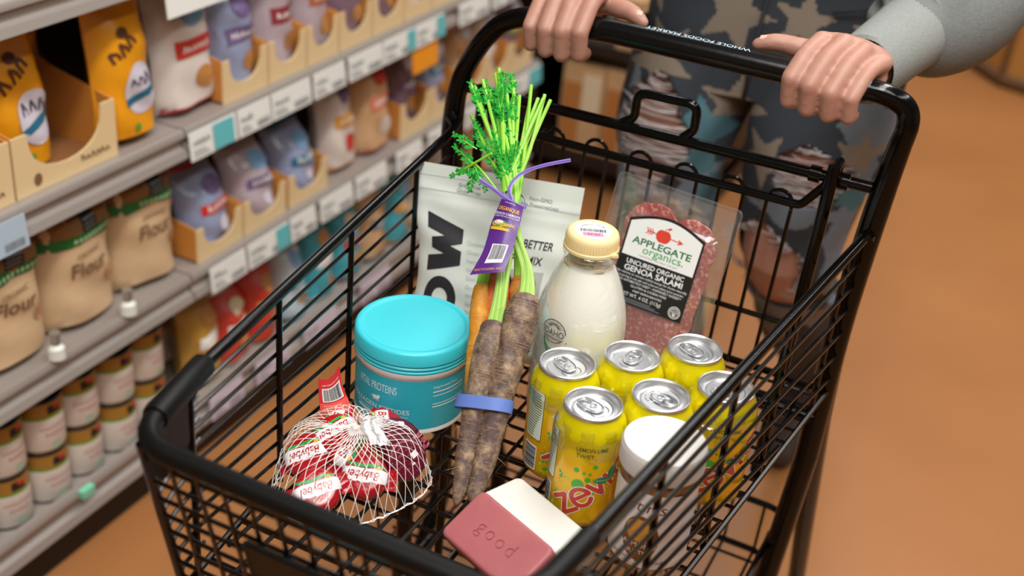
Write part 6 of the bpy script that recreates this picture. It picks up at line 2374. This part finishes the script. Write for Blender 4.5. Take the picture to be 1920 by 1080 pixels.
HOLES = [blob(0.020, 0.572, 0.064, 0.066, 0.5, 0.08),       # bare knee on the right
         blob(-0.150, 0.585, 0.062, 0.055, 1.2, 0.08)]
RIPS = [blob(0.062, 0.728, 0.052, 0.040, 0.3), blob(-0.176, 0.725, 0.058, 0.085, 2.0)]
FADES = [blob(0.0, 0.482, 0.07, 0.022, 0.7, 0.25), blob(0.122, 0.60, 0.02, 0.11, 1.0, 0.25), blob(0.05, 0.672, 0.07, 0.02, 2.0, 0.3), blob(-0.215, 0.66, 0.025, 0.14, 2.0, 0.2), blob(-0.10, 0.66, 0.03, 0.06, 1.0, 0.3), blob(0.07, 0.47, 0.05, 0.02, 0.2, 0.3), blob(0.12, 0.78, 0.03, 0.09, 0.9, 0.3)]
TEALS = [blob(-0.105, 0.735, 0.03, 0.05, 0.2, 0.3), blob(0.02, 0.44, 0.03, 0.016, 0.2, 0.3), blob(0.12, 0.70, 0.02, 0.02, 0.2, 0.3), blob(-0.08, 0.64, 0.02, 0.03, 0.6, 0.3)]
STARS = [(star(-0.088, 0.915, 0.060, 0.25), TANSTAR), (star(0.006, 0.925, 0.045, 0.1), TANSTAR), (star(-0.066, 0.786, 0.055, 0.15), TANSTAR), (star(-0.004, 0.735, 0.045, 0.5), TANSTAR), (star(-0.180, 0.835, 0.055, 0.6), TANSTAR),
         (star(0.118, 0.765, 0.035, 0.2), TANSTAR), (star(0.035, 0.40, 0.05, 0.3), GREYSTAR), (star(0.10, 0.47, 0.035, 0.7), GREYSTAR), (star(0.105, 0.90, 0.05, 0.4), TANSTAR), (star(-0.13, 0.42, 0.05, 0.2), GREYSTAR), (star(-0.22, 0.92, 0.04, 0.2), TANSTAR)]


def denim_at(x, z, front):
    if front:
        for h_ in HOLES:
            if inpoly(x, z, h_):
                return None
        for h_ in RIPS:
            if inpoly(x, z, h_):
                return None
        for P in TEALS:
            if inpoly(x, z, P):
                return TEALD
        for P, m_ in STARS:
            if inpoly(x, z, P):
                return m_
        for P in FADES:
            if inpoly(x, z, P):
                return FADE
    return DENIM


mb = MB()


def weave(rows, ymid, cut):
    n = len(rows[0])
    o = len(mb.v)
    for row in rows:
        mb.v.extend([tuple(p - PO_) for p in row])
    for j in range(len(rows) - 1):
        for i in range(n):
            k2 = (i + 1) % n
            c_ = (rows[j][i] + rows[j + 1][k2]) / 2
            m_ = denim_at(c_.x, c_.z, c_.y < ymid(j))
            if m_ is None:
                if cut:
                    continue
                m_ = DENIM
            q = (o + j * n + i, o + j * n + k2, o + (j + 1) * n + k2, o + (j + 1) * n + i)
            mb.f.append(q[::-1] if cut else q)
            mb.m.append(mb.mi(m_))
            mb.s.append(True)


for s in (-1, 1):
    pts = spline([V(p[0], p[1], p[2]) for p in LEGS[s]], 44)
    rad = spline1([p[3] for p in LEGS[s]], 44)
    n = 200
    rows = []
    rl = random.Random(s + 4)
    for j, (p, r_) in enumerate(zip(pts, rad)):
        slack = 0.006 + (0.008 if p.z < 0.5 else 0.0)
        row = []
        for i in range(n):
            a = 2 * PI * i / n
            w = 0.0022 * math.sin(3 * a + 26 * p.z + s) + 0.0018 * math.sin(7 * a - 40 * p.z)
            row.append(V(p.x + (r_ + slack + w) * math.cos(a), p.y + (r_ + slack + w) * (1.02 + (0.28 if s > 0 else 0.05) * min(1, max(0, (0.54 - p.z) / 0.1))) * math.sin(a), p.z))
        rows.append(row)
    weave(rows, lambda j: pts[j].y, True)
# seat and waist
n = 320
hp = [(0.80, 0.178, 0.108, 0.81), (0.84, 0.190, 0.116, 0.82), (0.89, 0.196, 0.122, 0.83), (0.95, 0.190, 0.120, 0.835), (1.0, 0.176, 0.118, 0.835), (1.04, 0.166, 0.11, 0.835)]
hs = spline([V(*p[1:4]) for p in hp], 18)
hz_ = spline1([p[0] for p in hp], 18)
rows = []
for q, z in zip(hs, hz_):
    row = []
    for i in range(n):
        a = 2 * PI * i / n
        cy_ = -0.012 * math.exp(-((math.cos(a)) / 0.16) ** 2) * (1 if math.sin(a) < 0 else 0.6) * max(0, 1 - (z - 0.8) / 0.12)
        rr_ = 1 + cy_ * -0.0
        row.append(V(-0.053 + (PX + 0.053) * max(0, (z - 0.8) / 0.24) + q.x * math.copysign(abs(math.cos(a)) ** 0.85, math.cos(a)), q.z + (q.y + cy_ * -1.0 * -1.0) * math.copysign(abs(math.sin(a)) ** 0.9, math.sin(a)), z))
    rows.append(row)
weave(rows, lambda j: 0.82, False)
# fly seam and pocket stitching
mb.tube([V(-0.052, 0.700, 0.80) - PO_, V(-0.05, 0.7, 0.88) - PO_, V(-0.046, 0.705, 0.95) - PO_, V(-0.045, 0.712, 1.0) - PO_], 0.003, DENIM, 6)
for s in (-1, 1):
    mb.tube([V(PX + s * 0.14, 0.735, 0.985) - PO_, V(PX + s * 0.12, 0.722, 0.955) - PO_, V(PX + s * 0.08, 0.712, 0.945) - PO_], 0.0024, mat('dark_seam', '#23272c', 0.8), 6)
jeans = mb.build('jeans', per, sharp=0)
sol = jeans.modifiers.new('cloth', 'SOLIDIFY')
sol.thickness = 0.0018
sol.offset = -1
# threads bridging the rips
mb = MB()
rt = random.Random(8)


def on_leg(s, x, z, extra=0.009):
    pts = LEGS[s]
    for a, b_ in zip(pts[:-1], pts[1:]):
        if a[2] >= z >= b_[2]:
            t = (a[2] - z) / (a[2] - b_[2])
            cx_, cy_, r_ = a[0] + (b_[0] - a[0]) * t, a[1] + (b_[1] - a[1]) * t, a[3] + (b_[3] - a[3]) * t + extra
            dx = max(-r_ * 0.99, min(r_ * 0.99, x - cx_))
            return V(x, cy_ - math.sqrt(r_ * r_ - dx * dx), z)
    return V(x, 0.7, z)


for s, P, cnt in ((1, RIPS[0], 34), (-1, RIPS[1], 60)):
    mb = MB()
    zs = [p[1] for p in P]
    for k in range(cnt):
        z = rt.uniform(min(zs), max(zs))
        xs = [P[i][0] + (P[(i + 1) % 40][0] - P[i][0]) * (z - P[i][1]) / (P[(i + 1) % 40][1] - P[i][1]) for i in range(40) if (P[i][1] > z) != (P[(i + 1) % 40][1] > z)]
        if len(xs) < 2:
            continue
        x0, x1 = min(xs) - 0.004, max(xs) + 0.004
        sag = rt.uniform(-0.004, 0.008)
        mb.tube([on_leg(s, x0 + (x1 - x0) * i / 8, z - sag * math.sin(PI * i / 8), 0.006 + 0.003 * math.sin(i + k)) - PO_ for i in range(9)], rt.uniform(0.0006, 0.0013), FRAY, 4)
    mb.build('frayed_threads', per)
for s, P in ((1, HOLES[0]), (-1, HOLES[1])):
    mb = MB()
    for k in range(150):
        a = rt.randrange(40)
        x, z = P[a][0] + rt.uniform(-0.003, 0.003), P[a][1] + rt.uniform(-0.003, 0.003)
        p = on_leg(s, x, z)
        l = rt.uniform(0.006, 0.018)
        mb.tube([p - PO_, p + V(rt.uniform(-1, 1) * l * 0.5, -0.002, -l * 0.5) - PO_, p + V(rt.uniform(-1, 1) * l, -0.001, -l * rt.uniform(0.2, 0.9)) - PO_], 0.0007, FRAY, 4)
    mb.build('frayed_hem', per)

# sweatshirt -----------------------------------------------------------
FLEECE = mat('heather_grey_fleece', '#7f8381', 0.95, spec=0.1, var=(260, '#6d7170', 0.35), bump=(500, 0.35))
RIBM = mat('grey_rib_cuff', '#939794', 0.95, spec=0.1, var=(300, '#828683', 0.35), bump=(420, 0.3))
sw = MB()
for wrist, elb, sho, s in ((WR, ER, SR, 1), (WL, EL, SL, -1)):
    w = L(*wrist)
    dirv = (elb - w).normalized()
    p0 = w + dirv * 0.085
    # gathered, ballooning sleeve with folds
    sw.limb([p0, p0 + dirv * 0.025 + V(s * 0.006, 0, -0.002), p0 + dirv * 0.07 + V(s * 0.012, 0, 0.002), p0.lerp(elb, 0.75) + V(s * 0.012, 0, 0.006), elb + V(s * 0.005, 0, 0.0)], [0.041, 0.058, 0.068, 0.069, 0.066], FLEECE, 28, 5)
    sw.limb([elb, elb.lerp(sho, 0.5), sho + V(0, 0, -0.01)], [0.066, 0.07, 0.075], FLEECE, 24, 4)
    # soft folds hanging over the cuff
    sd_ = dirv.cross(V(0, 0, 1)).normalized()
    for k in range(6):
        a = -0.9 + 0.62 * k + (0.2 if s > 0 else 0)
        o_ = sd_ * math.cos(a) * -s + V(0, 0, 1) * math.sin(a)
        q0 = p0 + dirv * 0.004 + o_ * 0.040
        sw.limb([q0, p0 + dirv * 0.03 + o_ * 0.058 + sd_ * 0.006 * math.sin(k), p0 + dirv * (0.085 + 0.02 * (k % 2)) + o_ * 0.066], [0.008, 0.015, 0.010], FLEECE, 10, 4)
sw.limb([V(PX, 0.84, 1.15), V(PX, 0.84, 1.2), V(PX, 0.84, 1.27), V(PX, 0.845, 1.36)], [0.150, 0.150, 0.150, 0.125], FLEECE, 28, 4)
for s in (-1, 1):
    sw.limb([V(PX + s * 0.03, 0.84, 1.365), V(PX + s * 0.155, 0.83, 1.36)], [0.075, 0.07], FLEECE, 18, 4)
shirt = remesh(sw, 'sweatshirt', 0.0045, 4, per, PO_)
for wrist, elb, s in ((WR, ER, 1), (WL, EL, -1)):
    w = L(*wrist)
    dirv = (elb - w).normalized()
    a_ = dirv.orthogonal().normalized()
    b_ = dirv.cross(a_)
    mb = MB()
    n = 96
    prof = [(-0.016, 0.0325), (-0.033, 0.0345), (-0.030, 0.0368), (0.02, 0.0375), (0.06, 0.0385), (0.088, 0.041), (0.098, 0.040)]

    def cf(i, j):
        th = 2 * PI * i / n
        r_ = prof[j][1] + (0.0004 if i % 2 else 0) * (1 if 0 < j < 6 else 0) + 0.0016 * math.sin(2 * th + 1 + j)
        return w + dirv * prof[j][0] + a_ * (r_ * math.cos(th)) + b_ * (r_ * math.sin(th)) - PO_
    mb.grid(n, len(prof) - 1, cf, RIBM, wrapu=True)
    # stitched seam ring
    for off in (0.090, 0.0955):
        mb.tube([w + dirv * off + a_ * (0.0435 * math.cos(2 * PI * k / 40)) + b_ * (0.0435 * math.sin(2 * PI * k / 40)) - PO_ for k in range(40)], 0.0016, RIBM, 6, closed=True)
    mb.build('rib_cuff', per)

# hair, eyes, shoes (outside the picture, seen only from other places)
HAIR = mat('brown_hair', '#4a3222', 0.6, bump=(200, 0.4))
hb = MB()
hb.limb([V(PX, 0.83, 1.635), V(PX, 0.87, 1.60), V(PX, 0.905, 1.5), V(PX, 0.91, 1.38)], [0.082, 0.085, 0.07, 0.045], HAIR, 24, 5)
for s in (-1, 1):
    hb.limb([V(PX + s * 0.045, 0.79, 1.645), V(PX + s * 0.082, 0.83, 1.58), V(PX + s * 0.085, 0.855, 1.45), V(PX + s * 0.08, 0.84, 1.33)], [0.035, 0.03, 0.032, 0.02], HAIR, 16, 5)
remesh(hb, 'hair', 0.006, 3, per, PO_)
for s in (-1, 1):
    mb = MB()
    mb.limb([V(PX + s * 0.03, 0.768, 1.568) - PO_, V(PX + s * 0.03, 0.762, 1.568) - PO_], [0.012, 0.009], mat('eye_white', '#e8e4de', 0.3), 12, 3)
    mb.limb([V(PX + s * 0.03, 0.7515, 1.567) - PO_, V(PX + s * 0.03, 0.7505, 1.567) - PO_], [0.0042, 0.003], mat('dark_iris', '#2d1d12', 0.3), 10, 2)
    mb.build('eye', per)
SHOE = mat('dark_brown_shoe', '#3a2c24', 0.7)
for xx, heel, ball, toe in ((0.066, V(0.066, 1.185, 0.125), V(0.066, 1.095, 0.045), V(0.066, 1.025, 0.031)), (-0.147, V(-0.147, 0.89, 0.045), V(-0.147, 0.74, 0.036), V(-0.147, 0.665, 0.031))):
    # heel, instep, ball and toe of each shoe; the rear foot has its heel raised
    sh = MB()
    sh.limb([heel, heel.lerp(ball, 0.45) + V(0, 0, 0.012), ball, toe], [0.041, 0.045, 0.037, 0.029], SHOE, 18, 4)
    sh.limb([heel + V(0, -0.025, 0.012), heel + V(0, -0.033, 0.062)], [0.045, 0.041], SHOE, 18, 3)
    sh.limb([heel + V(0, 0.01, -0.03), ball + V(0, 0, -0.022), toe + V(0, -0.005, -0.019)], [0.014, 0.014, 0.012], SHOE, 12, 3)
    sh.limb([heel + V(0.018, 0.005, -0.03), ball + V(0.02, 0, -0.022), toe + V(0.008, 0, -0.019)], [0.014, 0.014, 0.012], SHOE, 12, 3)
    sh.limb([heel + V(-0.018, 0.005, -0.03), ball + V(-0.02, 0, -0.022), toe + V(-0.008, 0, -0.019)], [0.014, 0.014, 0.012], SHOE, 12, 3)
    remesh(sh, 'shoe', 0.005, 2, per, PO_)
